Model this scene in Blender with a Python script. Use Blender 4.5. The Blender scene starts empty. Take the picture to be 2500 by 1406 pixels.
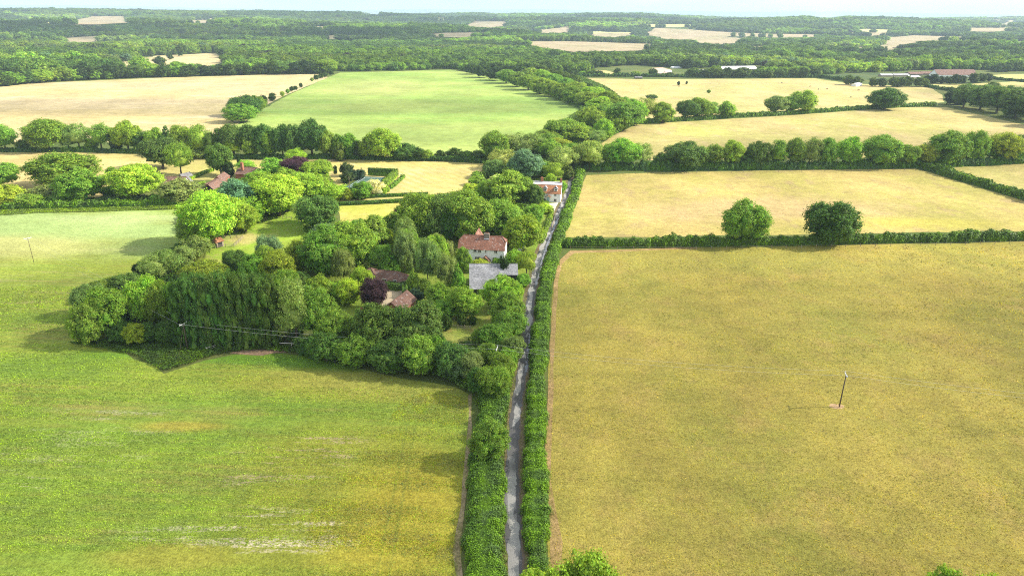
import bpy, bmesh, math, random
import numpy as np
from mathutils import Vector, Matrix
R = math.radians
rng = np.random.default_rng(7)
random.seed(7)
scene = bpy.context.scene
COL = scene.collection

# ------------------------------------------------------------------ camera
CAM_H, FPX, PITCH, ROLL = 80.0, 1667.0, R(21.8), 0.0100
cr, sr = math.cos(ROLL), math.sin(ROLL)
Fw = np.array([0, math.cos(PITCH), -math.sin(PITCH)])
Up0 = np.array([0, math.sin(PITCH), math.cos(PITCH)])
Rt0 = np.array([1.0, 0, 0])
RtC = Rt0 * cr + Up0 * sr
UpC = -Rt0 * sr + Up0 * cr
cd = bpy.data.cameras.new('camera'); cam = bpy.data.objects.new('camera', cd); COL.objects.link(cam)
cd.sensor_width = 36.0; cd.lens = FPX / 2500 * 36; cd.clip_start = 1; cd.clip_end = 90000
cam.matrix_world = Matrix(((RtC[0], UpC[0], -Fw[0], 0), (RtC[1], UpC[1], -Fw[1], 0), (RtC[2], UpC[2], -Fw[2], CAM_H), (0, 0, 0, 1)))
scene.camera = cam

# ------------------------------------------------------------------ sky and sun
SUN_EL, SUN_AZ = R(35), R(4)          # azimuth measured from +X towards +Y
EXPOSURE = 0.93
w = bpy.data.worlds.new('World'); scene.world = w; w.use_nodes = True
wn = w.node_tree; bg = wn.nodes['Background']
sky = wn.nodes.new('ShaderNodeTexSky'); sky.sky_type = 'NISHITA'; sky.sun_disc = False
sky.sun_elevation = SUN_EL; sky.sun_rotation = math.pi / 2 - SUN_AZ
sky.air_density = 1.0; sky.dust_density = 1.6; sky.ozone_density = 1.0
wtc = wn.nodes.new('ShaderNodeTexCoord'); wmp = wn.nodes.new('ShaderNodeMapping'); wmp.inputs['Scale'].default_value = (1.3, 1.3, 5.0)
wnz = wn.nodes.new('ShaderNodeTexNoise'); wnz.inputs['Scale'].default_value = 3.2; wnz.inputs['Detail'].default_value = 6
wmr = wn.nodes.new('ShaderNodeMapRange'); wmr.interpolation_type = 'SMOOTHSTEP'
for i_, v_ in zip((1, 2, 3, 4), (.38, .62, .18, .8)): wmr.inputs[i_].default_value = v_
wmx = wn.nodes.new('ShaderNodeMix'); wmx.data_type = 'RGBA'; wmx.inputs[7].default_value = (5.9, 6.0, 6.1, 1)
wn.links.new(wtc.outputs['Generated'], wmp.inputs[0]); wn.links.new(wmp.outputs[0], wnz.inputs['Vector']); wn.links.new(wnz.outputs['Fac'], wmr.inputs[0])
wn.links.new(wmr.outputs[0], wmx.inputs['Factor']); wn.links.new(sky.outputs[0], wmx.inputs[6]); wn.links.new(wmx.outputs[2], bg.inputs[0]); bg.inputs[1].default_value = 0.122
sd = bpy.data.lights.new('sun', 'SUN'); sd.energy = 4.9; sd.angle = R(0.53); sd.color = (1.0, 0.94, 0.84)
so = bpy.data.objects.new('sun', sd); COL.objects.link(so)
SUNV = Vector((math.cos(SUN_EL) * math.cos(SUN_AZ), math.cos(SUN_EL) * math.sin(SUN_AZ), math.sin(SUN_EL)))
so.rotation_euler = SUNV.to_track_quat('Z', 'Y').to_euler(); so.location = (300, 100, 400)
scene.view_settings.view_transform = 'Standard'; scene.view_settings.look = 'None'
scene.view_settings.exposure = EXPOSURE; scene.view_settings.gamma = 1
scene.cycles.max_bounces = 6; scene.cycles.diffuse_bounces = 3; scene.cycles.transparent_max_bounces = 12
scene.cycles.use_denoising = False; scene.cycles.filter_width = 1.05; scene.cycles.transmission_bounces = 4; scene.cycles.volume_bounces = 1

# ------------------------------------------------------------------ terrain and mapping
def sstep(a, b, x):
    t = np.clip((x - a) / (b - a), 0, 1); return t * t * (3 - 2 * t)
def terr(x, y):
    x = np.asarray(x, float); y = np.asarray(y, float)
    r = np.hypot(x, y)
    s = sstep(1250, 3200, r)
    h = 52 * sstep(1700, 5600, r)
    h = h + s * (17 * np.sin(r / 330 + 1.6 * np.sin(x / 1000 + .6) + .8 * np.sin(x / 420)) + 8 * np.sin(x / 540 + y / 1150 + 1.3) + 6 * np.sin(x / 260 - y / 700))
    h = h * (1 - .75 * sstep(7600, 11000, r))
    far = 40 * sstep(15000, 25000, r) + sstep(21000, 28000, r) * (175 + 42 * np.sin(x / 5200 + .5) + 24 * np.sin(x / 2100 + 2) + 12 * np.sin(x / 800))
    return h + far
def ray(px, py):
    a = (px - 1250) / FPX; b = (703 - py) / FPX
    d = Fw + RtC * a + UpC * b
    return d
def G(px, py, z=0.0):
    d = ray(px, py)
    if d[2] < -1e-4:
        t = (z - CAM_H) / d[2]
        x, y = d[0] * t, d[1] * t
        if math.hypot(x, y) < 1200: return np.array([x, y])
    t = 900.0
    while t < 39000:
        if CAM_H + d[2] * t < terr(d[0] * t, d[1] * t): break
        t *= 1.004
    return np.array([d[0] * t, d[1] * t])
def P3(p):
    v = np.asarray(p, float) - np.array([0, 0, CAM_H])
    z = v @ Fw
    return 1250 + FPX * (v @ RtC) / z, 703 - FPX * (v @ UpC) / z
def depth(x, y, z=0.0):
    return float(np.array([x, y, z - CAM_H]) @ Fw)
def hz(x, y): return float(terr(x, y))
def top_height(x, y, z0, topy):
    lo, hi = 0.2, 60
    for _ in range(30):
        m = (lo + hi) / 2
        if P3((x, y, z0 + m))[1] > topy: lo = m
        else: hi = m
    return lo
def inside(poly, x, y):
    poly = np.asarray(poly); x = np.asarray(x); y = np.asarray(y)
    c = np.zeros(x.shape, bool); j = len(poly) - 1
    for i in range(len(poly)):
        xi, yi = poly[i]; xj, yj = poly[j]
        m = ((yi > y) != (yj > y)) & (x < (xj - xi) * (y - yi) / (yj - yi + 1e-12) + xi)
        c ^= m; j = i
    return c

# ------------------------------------------------------------------ tagging helpers
def tag(o, label=None, cat=None, group=None, kind=None):
    if label: o['label'] = label
    if cat: o['category'] = cat
    if group: o['group'] = group
    if kind: o['kind'] = kind
    return o
def empty(name, loc, rz=0.0, sc=(1, 1, 1)):
    o = bpy.data.objects.new(name, None); COL.objects.link(o)
    o.location = loc; o.rotation_euler = (0, 0, rz); o.scale = sc; o.empty_display_size = .5
    return o
def link(name, me, mat=None, parent=None):
    o = bpy.data.objects.new(name, me); COL.objects.link(o)
    if mat is not None and not me.materials: me.materials.append(mat)
    if parent is not None: o.parent = parent
    return o
def np_mesh(name, verts, faces, mat=None, smooth=False):
    """faces: (n,k) int array"""
    me = bpy.data.meshes.new(name)
    verts = np.ascontiguousarray(verts, np.float32); faces = np.ascontiguousarray(faces, np.int32)
    n, k = faces.shape
    me.vertices.add(len(verts)); me.vertices.foreach_set('co', verts.ravel())
    me.loops.add(n * k); me.loops.foreach_set('vertex_index', faces.ravel())
    me.polygons.add(n); me.polygons.foreach_set('loop_start', np.arange(0, n * k, k, dtype=np.int32))
    if smooth: me.polygons.foreach_set('use_smooth', np.ones(n, bool))
    me.update(calc_edges=True)
    if mat is not None: me.materials.append(mat)
    return me
def bm_mesh(name, bm, mat=None, smooth=False):
    me = bpy.data.meshes.new(name); bm.normal_update(); bm.to_mesh(me); bm.free()
    if smooth:
        for p in me.polygons: p.use_smooth = True
    if mat is not None: me.materials.append(mat)
    return me
def add_box(bm, c, s, rz=0.0, M=None):
    m = Matrix.Translation(c) @ Matrix.Rotation(rz, 4, 'Z') @ Matrix.Diagonal((s[0], s[1], s[2], 1))
    if M is not None: m = M @ m
    return bmesh.ops.create_cube(bm, size=1, matrix=m)
def add_bar(bm, a, b, r, seg=6, r2=None):
    a = Vector(a); b = Vector(b); d = b - a
    m = Matrix.Translation((a + b) / 2) @ d.to_track_quat('Z', 'Y').to_matrix().to_4x4()
    bmesh.ops.create_cone(bm, cap_ends=True, segments=seg, radius1=r, radius2=r if r2 is None else r2, depth=d.length, matrix=m)

# ------------------------------------------------------------------ material helpers
class NT:
    def __init__(s, name, rough=.9, spec=.2):
        s.m = bpy.data.materials.new(name); s.m.use_nodes = True
        s.t = s.m.node_tree; s.p = s.t.nodes['Principled BSDF']
        s.p.inputs['Roughness'].default_value = rough
        s.p.inputs['Specular IOR Level'].default_value = spec
        s.pos = None
    def n(s, ty, **kw):
        nd = s.t.nodes.new('ShaderNode' + ty)
        for k, v in kw.items(): setattr(nd, k, v)
        return nd
    def l(s, a, b): s.t.links.new(a, b)
    def val(s, sock, v):
        if hasattr(v, 'default_value') or hasattr(v, 'is_linked'): s.l(v, sock)
        else: sock.default_value = v
    def coord(s, scale=(1, 1, 1), rot=0.0, loc=(0, 0, 0), obj=False):
        if s.pos is None:
            s.pos = s.n('NewGeometry').outputs['Position']; s.obj = s.n('TexCoord').outputs['Object']
        mp = s.n('Mapping'); mp.inputs['Scale'].default_value = scale; mp.inputs['Rotation'].default_value = (0, 0, rot)
        mp.inputs['Location'].default_value = loc
        s.l(s.obj if obj else s.pos, mp.inputs['Vector']); return mp.outputs[0]
    def noise(s, vec, scale, detail=3, rough=.55, dist=0.0):
        nd = s.n('TexNoise'); nd.inputs['Scale'].default_value = scale; nd.inputs['Detail'].default_value = detail
        nd.inputs['Roughness'].default_value = rough; nd.inputs['Distortion'].default_value = dist
        s.l(vec, nd.inputs['Vector']); return nd.outputs['Fac']
    def ramp(s, v, a, b, lo=0.0, hi=1.0):
        nd = s.n('MapRange'); nd.interpolation_type = 'SMOOTHSTEP'
        for i, q in zip((1, 2, 3, 4), (a, b, lo, hi)): nd.inputs[i].default_value = q
        s.val(nd.inputs[0], v); return nd.outputs[0]
    def math(s, op, a, b=0.0):
        nd = s.n('Math', operation=op); s.val(nd.inputs[0], a); s.val(nd.inputs[1], b); return nd.outputs[0]
    def mix(s, f, a, b, mode='MIX'):
        nd = s.n('Mix', data_type='RGBA', blend_type=mode)
        s.val(nd.inputs['Factor'], f)
        for sock, c in ((nd.inputs[6], a), (nd.inputs[7], b)):
            if isinstance(c, tuple): sock.default_value = (*c, 1)
            else: s.l(c, sock)
        return nd.outputs[2]
    def grey(s, v):
        nd = s.n('CombineColor'); [s.l(v, nd.inputs[i]) for i in range(3)]; return nd.outputs[0]
    def blob(s, cx, cy, rx, ry, rot=0.0, soft=.35, nz=None, amt=.5):
        """0..1 mask of an elliptical patch in world metres with a ragged edge"""
        mp = s.n('Mapping', vector_type='TEXTURE'); mp.inputs['Location'].default_value = (cx, cy, 0)
        mp.inputs['Rotation'].default_value = (0, 0, rot); mp.inputs['Scale'].default_value = (rx, ry, 1e6)
        s.coord(); s.l(s.pos, mp.inputs['Vector'])
        ln = s.n('VectorMath', operation='LENGTH'); s.l(mp.outputs[0], ln.inputs[0])
        v = ln.outputs['Value']
        if nz is not None: v = s.math('ADD', v, s.math('MULTIPLY', s.math('SUBTRACT', nz, .5), amt * 2))
        return s.ramp(v, 1 - soft, 1 + soft, 1, 0)
    def out(s, c, bump=None, bs=.3, bd=.1):
        s.l(c, s.p.inputs['Base Color'])
        if bump is not None:
            b = s.n('Bump'); b.inputs['Strength'].default_value = bs; b.inputs['Distance'].default_value = bd
            s.l(bump, b.inputs['Height']); s.l(b.outputs[0], s.p.inputs['Normal'])
        return s.m

def plain(name, c, rough=.7, var=.15, scale=1.5, metal=0.0, spec=.3):
    q = NT(name, rough, spec); q.p.inputs['Metallic'].default_value = metal
    v = q.ramp(q.noise(q.coord(), scale, 4), .25, .75, 1 - var, 1 + var)
    return q.out(q.mix(1.0, c, q.grey(v), 'MULTIPLY'))

def field_mat(name, c1, c2, c3, big=.012, rot=0.0, st=(1, 1), grain=.28, gs=2.2, lines=None, patches=(), c3t=(.52, .7)):
    q = NT(name, .95, .1)
    v = q.coord((st[0], st[1], 1), rot)
    n1 = q.noise(v, big, 4, .6); n2 = q.noise(q.coord((st[0], st[1], 1), rot, (31, 77, 0)), big * 4.3, 4, .6)
    n3 = q.noise(q.coord((st[0], st[1] * 1.6, 1), rot, (9, 5, 3)), big * 17, 3, .6)
    c = q.mix(q.ramp(n1, .35, .65), c1, c2)
    c = q.mix(q.ramp(n2, c3t[0], c3t[1], 0, .85), c, c3)
    c = q.mix(q.ramp(n3, .5, .75, 0, .5), c, c3)
    if lines:
        ang, per, amt = lines[:3]
        wv = q.n('TexWave', wave_type='BANDS', bands_direction='X'); wv.inputs['Scale'].default_value = .314 / per
        wv.inputs['Distortion'].default_value = 1.4; wv.inputs['Detail'].default_value = 2; wv.inputs['Detail Scale'].default_value = .4
        q.l(q.coord(rot=ang), wv.inputs['Vector'])
        f = q.math('MULTIPLY', wv.outputs['Fac'], q.ramp(n2, .25, .6))
        c = q.mix(q.math('MULTIPLY', f, amt), c, c2 if len(lines) < 4 else lines[3])
    for (cx, cy, rx, ry, pr, pc, amt, kind) in patches:
        if kind == 'streak':
            nz = q.noise(q.coord((.12, 1, 1), pr), .36, 6, .72)
            m = q.math('MULTIPLY', q.blob(cx, cy, rx, ry, pr, .3, n2, .4), q.ramp(nz, .52, .60))
            m = q.math('MULTIPLY', m, q.ramp(q.noise(q.coord((.6, 1, 1)), 2.2, 3, .7), .44, .54))
        elif kind == 'hard':
            m = q.blob(cx, cy, rx, ry, pr, .12, n3, .5)
        else:
            m = q.blob(cx, cy, rx, ry, pr, .55, n2, .9)
        c = q.mix(q.math('MULTIPLY', m, amt), c, pc)
    g1 = q.noise(q.coord((1, .8, 1)), gs, 3, .7)
    g2 = q.noise(q.coord((1, 1, 1), 0, (3, 3, 0)), gs * .28, 3, .65)
    g = q.math('MULTIPLY', q.ramp(g1, .3, .7, 1 - grain, 1 + grain), q.ramp(g2, .3, .7, 1 - grain * .6, 1 + grain * .6))
    tone = q.math('MULTIPLY', q.ramp(q.noise(q.coord((1, .7, 1), .3, (11, 7, 0)), .022, 3, .6), .3, .7, .86, 1.13), q.ramp(q.noise(q.coord(), .13, 3, .6), .3, .7, .91, 1.09))
    c = q.mix(1.0, c, q.grey(q.math('MULTIPLY', g, tone)), 'MULTIPLY')
    return q.out(c, g1, .45, .25)

# foliage: colour comes from the object's own tint (or the per-tree tint of the far woodland)
def foliage_mat(name, transl=.40, var=.38):
    q = NT(name, .62, .25)
    oi = q.n('ObjectInfo')
    at = q.n('Attribute', attribute_type='INSTANCER', attribute_name='tint')
    on = q.n('Attribute', attribute_type='INSTANCER', attribute_name='tint_on')
    base = q.mix(on.outputs['Fac'], oi.outputs['Color'], at.outputs['Color'])
    geo = q.n('NewGeometry')
    rv = geo.outputs['Random Per Island']
    hs = q.n('HueSaturation'); q.l(base, hs.inputs['Color'])
    q.l(q.ramp(rv, 0, 1, .478, .518), hs.inputs['Hue'])
    v2 = q.n('Math', operation='FRACT'); q.l(q.math('MULTIPLY', rv, 17.31), v2.inputs[0])
    clump = q.noise(q.coord(), .42, 2, .5)
    val = q.math('MULTIPLY', q.ramp(v2.outputs[0], 0, 1, 1 - var, 1 + var), q.ramp(clump, .3, .7, .78, 1.25))
    q.l(val, hs.inputs['Value'])
    col = hs.outputs[0]
    q.l(col, q.p.inputs['Base Color'])
    tr = q.n('BsdfTranslucent'); tcol = q.mix(1.0, col, (1.35, 1.25, .6), 'MULTIPLY'); q.l(tcol, tr.inputs['Color'])
    ms = q.n('MixShader'); ms.inputs[0].default_value = transl
    q.l(q.p.outputs[0], ms.inputs[1]); q.l(tr.outputs[0], ms.inputs[2])
    outn = q.t.nodes['Material Output']; q.l(ms.outputs[0], outn.inputs['Surface'])
    return q.m
M_LEAF = foliage_mat('leaf_foliage')
def bark_mat(name, c):
    q = NT(name, .95, .1)
    n = q.noise(q.coord((1, 1, .25)), 6, 4)
    return q.out(q.mix(q.ramp(n, .3, .7), tuple(v * .55 for v in c), c), n, .6, .05)
M_BARK = bark_mat('bark', (.16, .12, .085)); M_BARE = bark_mat('bare_branch', (.42, .38, .32))

# ------------------------------------------------------------------ leaf clouds
def quads(P, N, size, asp=.62, up=None):
    n = len(P)
    T = rng.normal(size=(n, 3))
    if up is not None: T = T * .45 + up
    T -= N * np.sum(T * N, 1, keepdims=True); T /= np.linalg.norm(T, axis=1, keepdims=True) + 1e-9
    B = np.cross(N, T)
    s = np.asarray(size).reshape(-1, 1)
    V = np.stack([P + T * s, P + B * s * asp + N * s * .15, P - T * s, P - B * s * asp + N * s * .15], 1)
    return V.reshape(-1, 3)
def nrm(v): return v / (np.linalg.norm(v, axis=1, keepdims=True) + 1e-9)
_ico = {}
def ico(sub):
    if sub not in _ico:
        b = bmesh.new(); bmesh.ops.create_icosphere(b, subdivisions=sub, radius=1)
        _ico[sub] = (np.array([v.co[:] for v in b.verts]), np.array([[v.index for v in f.verts] for f in b.faces])); b.free()
    return _ico[sub]
def build_leafmesh(name, P, N, size, cores, core_sub=2, asp=.62, up=None, jit=.75):
    """leaf quads plus a dark solid heart of lumpy lobes, all one mesh"""
    N = nrm(nrm(N) + rng.normal(size=N.shape) * jit * .6)
    V = quads(P, N, size, asp, up); nq = len(P)
    F = np.arange(nq * 4, dtype=np.int64).reshape(-1, 4)
    iv, fi = ico(core_sub)
    vs, fs = [V], [F]; off = len(V)
    for (c, r3) in cores:
        w_ = iv * (1 + .25 * np.sin(iv[:, :1] * 7 + c[0] * 9) * np.cos(iv[:, 1:2] * 8 + c[1] * 7) + .15 * np.sin(iv[:, 2:] * 9 + c[2] * 11))
        vs.append(w_ * r3 + c); t = np.concatenate([fi, fi[:, 2:3]], 1) + off; fs.append(t); off += len(iv)
    V = np.concatenate(vs); F = np.concatenate(fs)
    # triangles stored apart from quads
    me = bpy.data.meshes.new(name)
    quad = F[:nq]; tri = F[nq:, :3]
    loops = np.concatenate([quad.ravel(), tri.ravel()]).astype(np.int32)
    starts = np.concatenate([np.arange(nq) * 4, nq * 4 + np.arange(len(tri)) * 3]).astype(np.int32)
    me.vertices.add(len(V)); me.vertices.foreach_set('co', V.astype(np.float32).ravel())
    me.loops.add(len(loops)); me.loops.foreach_set('vertex_index', loops)
    me.polygons.add(len(starts)); me.polygons.foreach_set('loop_start', starts)
    me.update(calc_edges=True); me.materials.append(M_LEAF)
    return me
def crown_mesh(name, seed, nl=36, cz=.58, R3=(.5, .5, .40), lobe=(.13, .24), nleaf=6000, ls=.024, core=.84, shape='round', gap=0.0, hang=0.0, jit=.75, low=-.75, tuft=.17):
    r = np.random.default_rng(seed)
    R3 = np.array(R3); lob = []
    tries = 0
    while len(lob) < nl and tries < 4000:
        tries += 1
        d = r.normal(size=3); d /= np.linalg.norm(d)
        if d[2] < low: continue
        rl = r.uniform(*lobe)
        if shape == 'round':
            k = r.uniform(.78, 1.06) if len(lob) > 5 else r.uniform(.1, .6)
            c = d * np.maximum(R3 - rl * .8, .02) * k
        elif shape == 'cone':
            t = r.uniform(0, 1) ** .8; rr = (1 - t) * R3[0] * .8 + .03
            a = r.uniform(0, 2 * math.pi); rl = lobe[0] * (1.25 - t)
            c = np.array([math.cos(a) * rr, math.sin(a) * rr, -R3[2] + t * 2 * R3[2] * .97])
        elif shape == 'column':
            t = r.uniform(0, 1); rr = R3[0] * .62 * math.sqrt(max(0, 1 - (2 * t - .85) ** 4 * .55)) * (1 if t < .8 else (1 - t) * 4 + .2)
            a = r.uniform(0, 2 * math.pi); rl = lobe[0] * r.uniform(.8, 1.2)
            c = np.array([math.cos(a) * rr, math.sin(a) * rr, -R3[2] + t * 2 * R3[2] * .95])
        elif shape == 'slab':
            a = r.uniform(0, 2 * math.pi); t = r.uniform(0, 1) ** .9; rr = R3[0] * r.uniform(.55, .85) * (1 - .25 * t ** 6)
            c = np.array([math.cos(a) * rr, math.sin(a) * rr, -R3[2] + t * 2 * R3[2] * .93])
        elif shape == 'dome':
            d[2] = abs(d[2]); c = d * np.maximum(R3 - rl * .8, .02) * r.uniform(.6, 1.05)
        if gap and lob and min(np.linalg.norm((c - q[0])) for q in lob) < gap * rl: continue
        lob.append((c + np.array([0, 0, cz]), rl))
    # keep within the unit column: radius .5, height 0..1
    C = np.array([q[0] for q in lob]); L = np.array([q[1] for q in lob])
    k = .5 / max(np.max(np.hypot(C[:, 0], C[:, 1]) + L * .85), 1e-6); C[:, :2] *= k
    zt = np.max(C[:, 2] + L); C[:, 2] *= 1 / zt
    if shape == 'dome': C[:, 2] = np.maximum(C[:, 2], 0.02)
    area = L ** 2; NTUF = int(nleaf / 13); ti = r.choice(len(L), size=NTUF, p=area / area.sum())
    td = nrm(r.normal(size=(NTUF, 3))); td[:, 2] = np.where((td[:, 2] < -.35), -td[:, 2], td[:, 2]); tr_ = r.uniform(.78, 1.12, size=(NTUF, 1))
    pick = r.integers(0, NTUF, nleaf * 2); idx = ti[pick]
    # leaves gather in tufts at the twig ends, with darker hollows between them
    off_ = r.normal(size=(nleaf * 2, 3)) * L[idx][:, None] * tuft
    P = C[idx] + td[pick] * L[idx][:, None] * tr_[pick] + off_
    d = nrm(td[pick] + nrm(off_) * .55)
    keep = np.ones(len(P), bool)
    for c, l in zip(C, L): keep &= (np.linalg.norm(P - c, axis=1) > l * .66) 
    keep &= P[:, 2] > .01
    P = P[keep][:nleaf]; N = d[keep][:nleaf]
    N = N + np.array([0, 0, .25])
    if hang:
        P[:, 2] -= hang * r.uniform(0, 1, len(P)) ** 2
        P[:, 2] = np.maximum(P[:, 2], .02)
    up = np.array([[0, 0, 1.0]]) if hang or shape in ('cone', 'column') else None
    sz = ls * r.uniform(.7, 1.35, len(P))
    cores = [(c, np.array([l, l, l]) * core) for c, l in zip(C, L)] if core else []
    if core and shape in ('round', 'dome'):
        cores.append((np.array([0, 0, cz * .95]), R3 * .62))
    return build_leafmesh(name, P, N, sz, cores, 2, .62 if not hang else .35, up, jit)
PROTO = {
 'oak': [crown_mesh('oak_crown', 11 + i, 62, .53, (.5, .5, .47), (.085, .19), 18000, .0155, .50, gap=.5, low=-.9) for i in range(3)],
 'round': [crown_mesh('round_crown', 31 + i, 80, .5, (.5, .5, .5), (.08, .16), 17000, .0155, .54, low=-.95) for i in range(2)],
 'airy': [crown_mesh('airy_crown', 51 + i, 44, .56, (.5, .5, .44), (.08, .16), 8500, .0155, .25, gap=.9, jit=1.2, tuft=.25) for i in range(2)],
 'weep': [crown_mesh('weeping_crown', 61 + i, 50, .55, (.5, .5, .46), (.08, .16), 12000, .018, .5, hang=.16) for i in range(2)],
 'cone': [crown_mesh('cone_crown', 71 + i, 80, .5, (.5, .5, .5), (.13, .18), 10000, .018, .6, shape='cone') for i in range(2)],
 'column': [crown_mesh('column_crown', 81 + i, 110, .5, (.5, .5, .5), (.10, .15), 13000, .018, .7, shape='column') for i in range(2)],
 'bush': [crown_mesh('bush_crown', 91 + i, 44, .3, (.5, .5, .7), (.12, .22), 7500, .024, .54, shape='dome', tuft=.2) for i in range(3)],
 'hedgy': [crown_mesh('evergreen_crown', 121 + i, 120, .5, (.5, .5, .5), (.07, .13), 16000, .016, .72, shape='slab', low=-1, tuft=.2) for i in range(2)],
 'mid': [crown_mesh('mid_crown', 101 + i, 34, .48, (.5, .5, .5), (.11, .22), 3900, .030, .56, low=-.95, tuft=.2) for i in range(4)],
}
def trunk_mesh(name, seed, h=.55, r0=.035, limbs=5, spread=.3, mat=M_BARK):
    r = random.Random(seed); bm = bmesh.new()
    x, y, z = 0, 0, -.01; rad = r0
    for i in range(4):
        nx, ny, nz = x + r.uniform(-.015, .015), y + r.uniform(-.015, .015), z + h / 4
        add_bar(bm, (x, y, z), (nx, ny, nz), rad, 7, rad * .84); x, y, z, rad = nx, ny, nz, rad * .84
        if i >= 1:
            for _ in range(limbs // 2):
                a = r.uniform(0, 6.28); l = r.uniform(.6, 1) * spread
                q = (x + math.cos(a) * l, y + math.sin(a) * l, z + r.uniform(.1, .28))
                m = ((x + q[0]) / 2, (y + q[1]) / 2, (z + q[2]) / 2 - .02)
                add_bar(bm, (x, y, z), m, rad * .55, 5, rad * .38); add_bar(bm, m, q, rad * .38, 5, rad * .12)
    return bm_mesh(name, bm, mat, True)
TRUNKS = [trunk_mesh('trunk', i) for i in range(3)]
TRUNK_THIN = trunk_mesh('thin_trunk', 9, .7, .02, 4, .2)

TINT = {'D': ((.031, .068, .011), 'dark green'), 'M': ((.058, .112, .012), 'mid green'), 'G': ((.074, .142, .013), 'bright green'),
        'L': ((.098, .162, .014), 'lime green'), 'Y': ((.088, .138, .013), 'yellowish green'), 'O': ((.070, .112, .028), 'olive green'),
        'B': ((.048, .098, .045), 'bluish green'), 'P': ((.024, .014, .018), 'dark purple'), 'W': ((.23, .26, .13), 'pale silvery green')}
KIND = {'o': ('oak', 'broad spreading', 'broadleaf_tree'), 'r': ('round', 'dense rounded', 'broadleaf_tree'), 'a': ('airy', 'thin open-crowned', 'broadleaf_tree'),
        'w': ('weep', 'drooping', 'weeping_tree'), 'c': ('cone', 'pointed', 'conical_tree'), 'k': ('column', 'tall upright', 'columnar_tree'),
        'b': ('bush', 'low', 'shrub'), 'e': ('hedgy', 'flat-topped evergreen', 'evergreen_tree'), 'm': ('mid', 'leafy', 'broadleaf_tree')}
TB = 2.6       # leaf tint level: crowns shade themselves deeply
SPECS = []      # every tree: dict(x,y,w,h,kind,tint,grp,px)
def spec(grp, bx, by, wpx, topy, kind='o', tint='M', label=None):
    g = G(bx, by); z0 = hz(*g); d = depth(g[0], g[1], z0)
    W = 1.12 * wpx * d / FPX; H = top_height(g[0], g[1], z0, topy)
    if kind != 'b': H = min(max(H, W * .5), W * 2.6 if kind not in 'kc' else 60)
    SPECS.append(dict(x=g[0], y=g[1], z=z0, W=W, H=H, k=kind, t=tint, g=grp, px=wpx * (by - topy + .35 * wpx), sx=bx, label=label))
def row(grp, txt):
    for ln in txt.strip().split(';'):
        a = ln.split()
        if not a: continue
        spec(grp, float(a[0]), float(a[1]), float(a[2]), float(a[3]), a[4] if len(a) > 4 else 'o', a[5] if len(a) > 5 else 'M')

# ------------------------------------------------------------------ ground
q = NT('ground_grass', .95, .1)
n1 = q.noise(q.coord(), .02, 4); n2 = q.noise(q.coord(), .9, 3)
c = q.mix(q.ramp(n1, .35, .65), (.085, .125, .025), (.15, .16, .045)); c = q.mix(q.ramp(n2, .4, .7, 0, .6), c, (.06, .09, .02))
fn = q.noise(q.coord(), .0022, 5, .6); c = q.mix(q.ramp(fn, .54, .6, 0, .85), c, (.05, .09, .03)) 
M_GROUND = q.out(c, n2, .4, .2)
rad = np.concatenate([[0], np.geomspace(30, 39500, 190)])
NA = 420
ang = np.linspace(0, 2 * math.pi, NA, endpoint=False)
RR, AA = np.meshgrid(rad[1:], ang, indexing='ij')
gx = (RR * np.cos(AA)).ravel(); gy = (RR * np.sin(AA)).ravel()
gv = np.concatenate([[[0, 0, 0]], np.stack([gx, gy, terr(gx, gy)], 1)])
i, j = np.meshgrid(np.arange(len(rad) - 2), np.arange(NA), indexing='ij')
a = 1 + i * NA + j; b = 1 + i * NA + (j + 1) % NA; c_ = a + NA; d_ = b + NA
gf = np.stack([a, c_, d_, b], -1).reshape(-1, 4)
cen = np.stack([np.zeros(NA, int), 1 + np.arange(NA), 1 + (np.arange(NA) + 1) % NA, 1 + (np.arange(NA) + 1) % NA], 1)
gme = np_mesh('ground', gv, gf, M_GROUND, True)
bm = bmesh.new(); bm.from_mesh(gme); bm.verts.ensure_lookup_table(); c0 = bm.verts[0]
for t in cen: bm.faces.new((c0, bm.verts[int(t[1])], bm.verts[int(t[2])]))
bm.to_mesh(gme); bm.free()
for p in gme.polygons: p.use_smooth = True
tag(link('ground', gme), kind='structure')

OPEN = []    # world polygons without woodland
def smooth_poly(pts, n=5, jit=0.0):
    pts = np.asarray(pts, float); out = []
    m = len(pts)
    for i in range(m):
        a, b = pts[i], pts[(i + 1) % m]
        L = np.linalg.norm(b - a); k = max(2, int(L / 14) + 1) if jit else 1
        for t in np.linspace(0, 1, k, endpoint=False):
            p = a + (b - a) * t
            if jit and t > 0: p = p + rng.normal(size=2) * jit
            out.append(p)
    return np.array(out)
def sheet(name, px, mat, z=.03, jit=.5, far=False, world=None, label=None, cat=None, kind='structure', openit=True):
    w_ = np.array([G(*p) for p in px]) if world is None else np.asarray(world, float)
    if openit: OPEN.append(w_)
    sp = smooth_poly(w_, jit=0 if far else jit)
    bm = bmesh.new()
    vs = [bm.verts.new((p[0], p[1], 0)) for p in sp]
    f = bm.faces.new(vs)
    bmesh.ops.triangulate(bm, faces=[f])
    if far:
        for _ in range(6):
            ed = [e for e in bm.edges if e.calc_length() > 70]
            if not ed: break
            bmesh.ops.subdivide_edges(bm, edges=ed, cuts=1, use_grid_fill=False)
            bmesh.ops.triangulate(bm, faces=[f for f in bm.faces if len(f.verts) > 3])
    for v in bm.verts: v.co.z = hz(v.co.x, v.co.y) + (z if not far else 1.4)
    bmesh.ops.recalc_face_normals(bm, faces=bm.faces)
    if sum(f.normal.z for f in bm.faces) < 0: bmesh.ops.reverse_faces(bm, faces=bm.faces)
    o = link(name, bm_mesh(name, bm, mat)); return tag(o, label, cat, None, kind)

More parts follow.
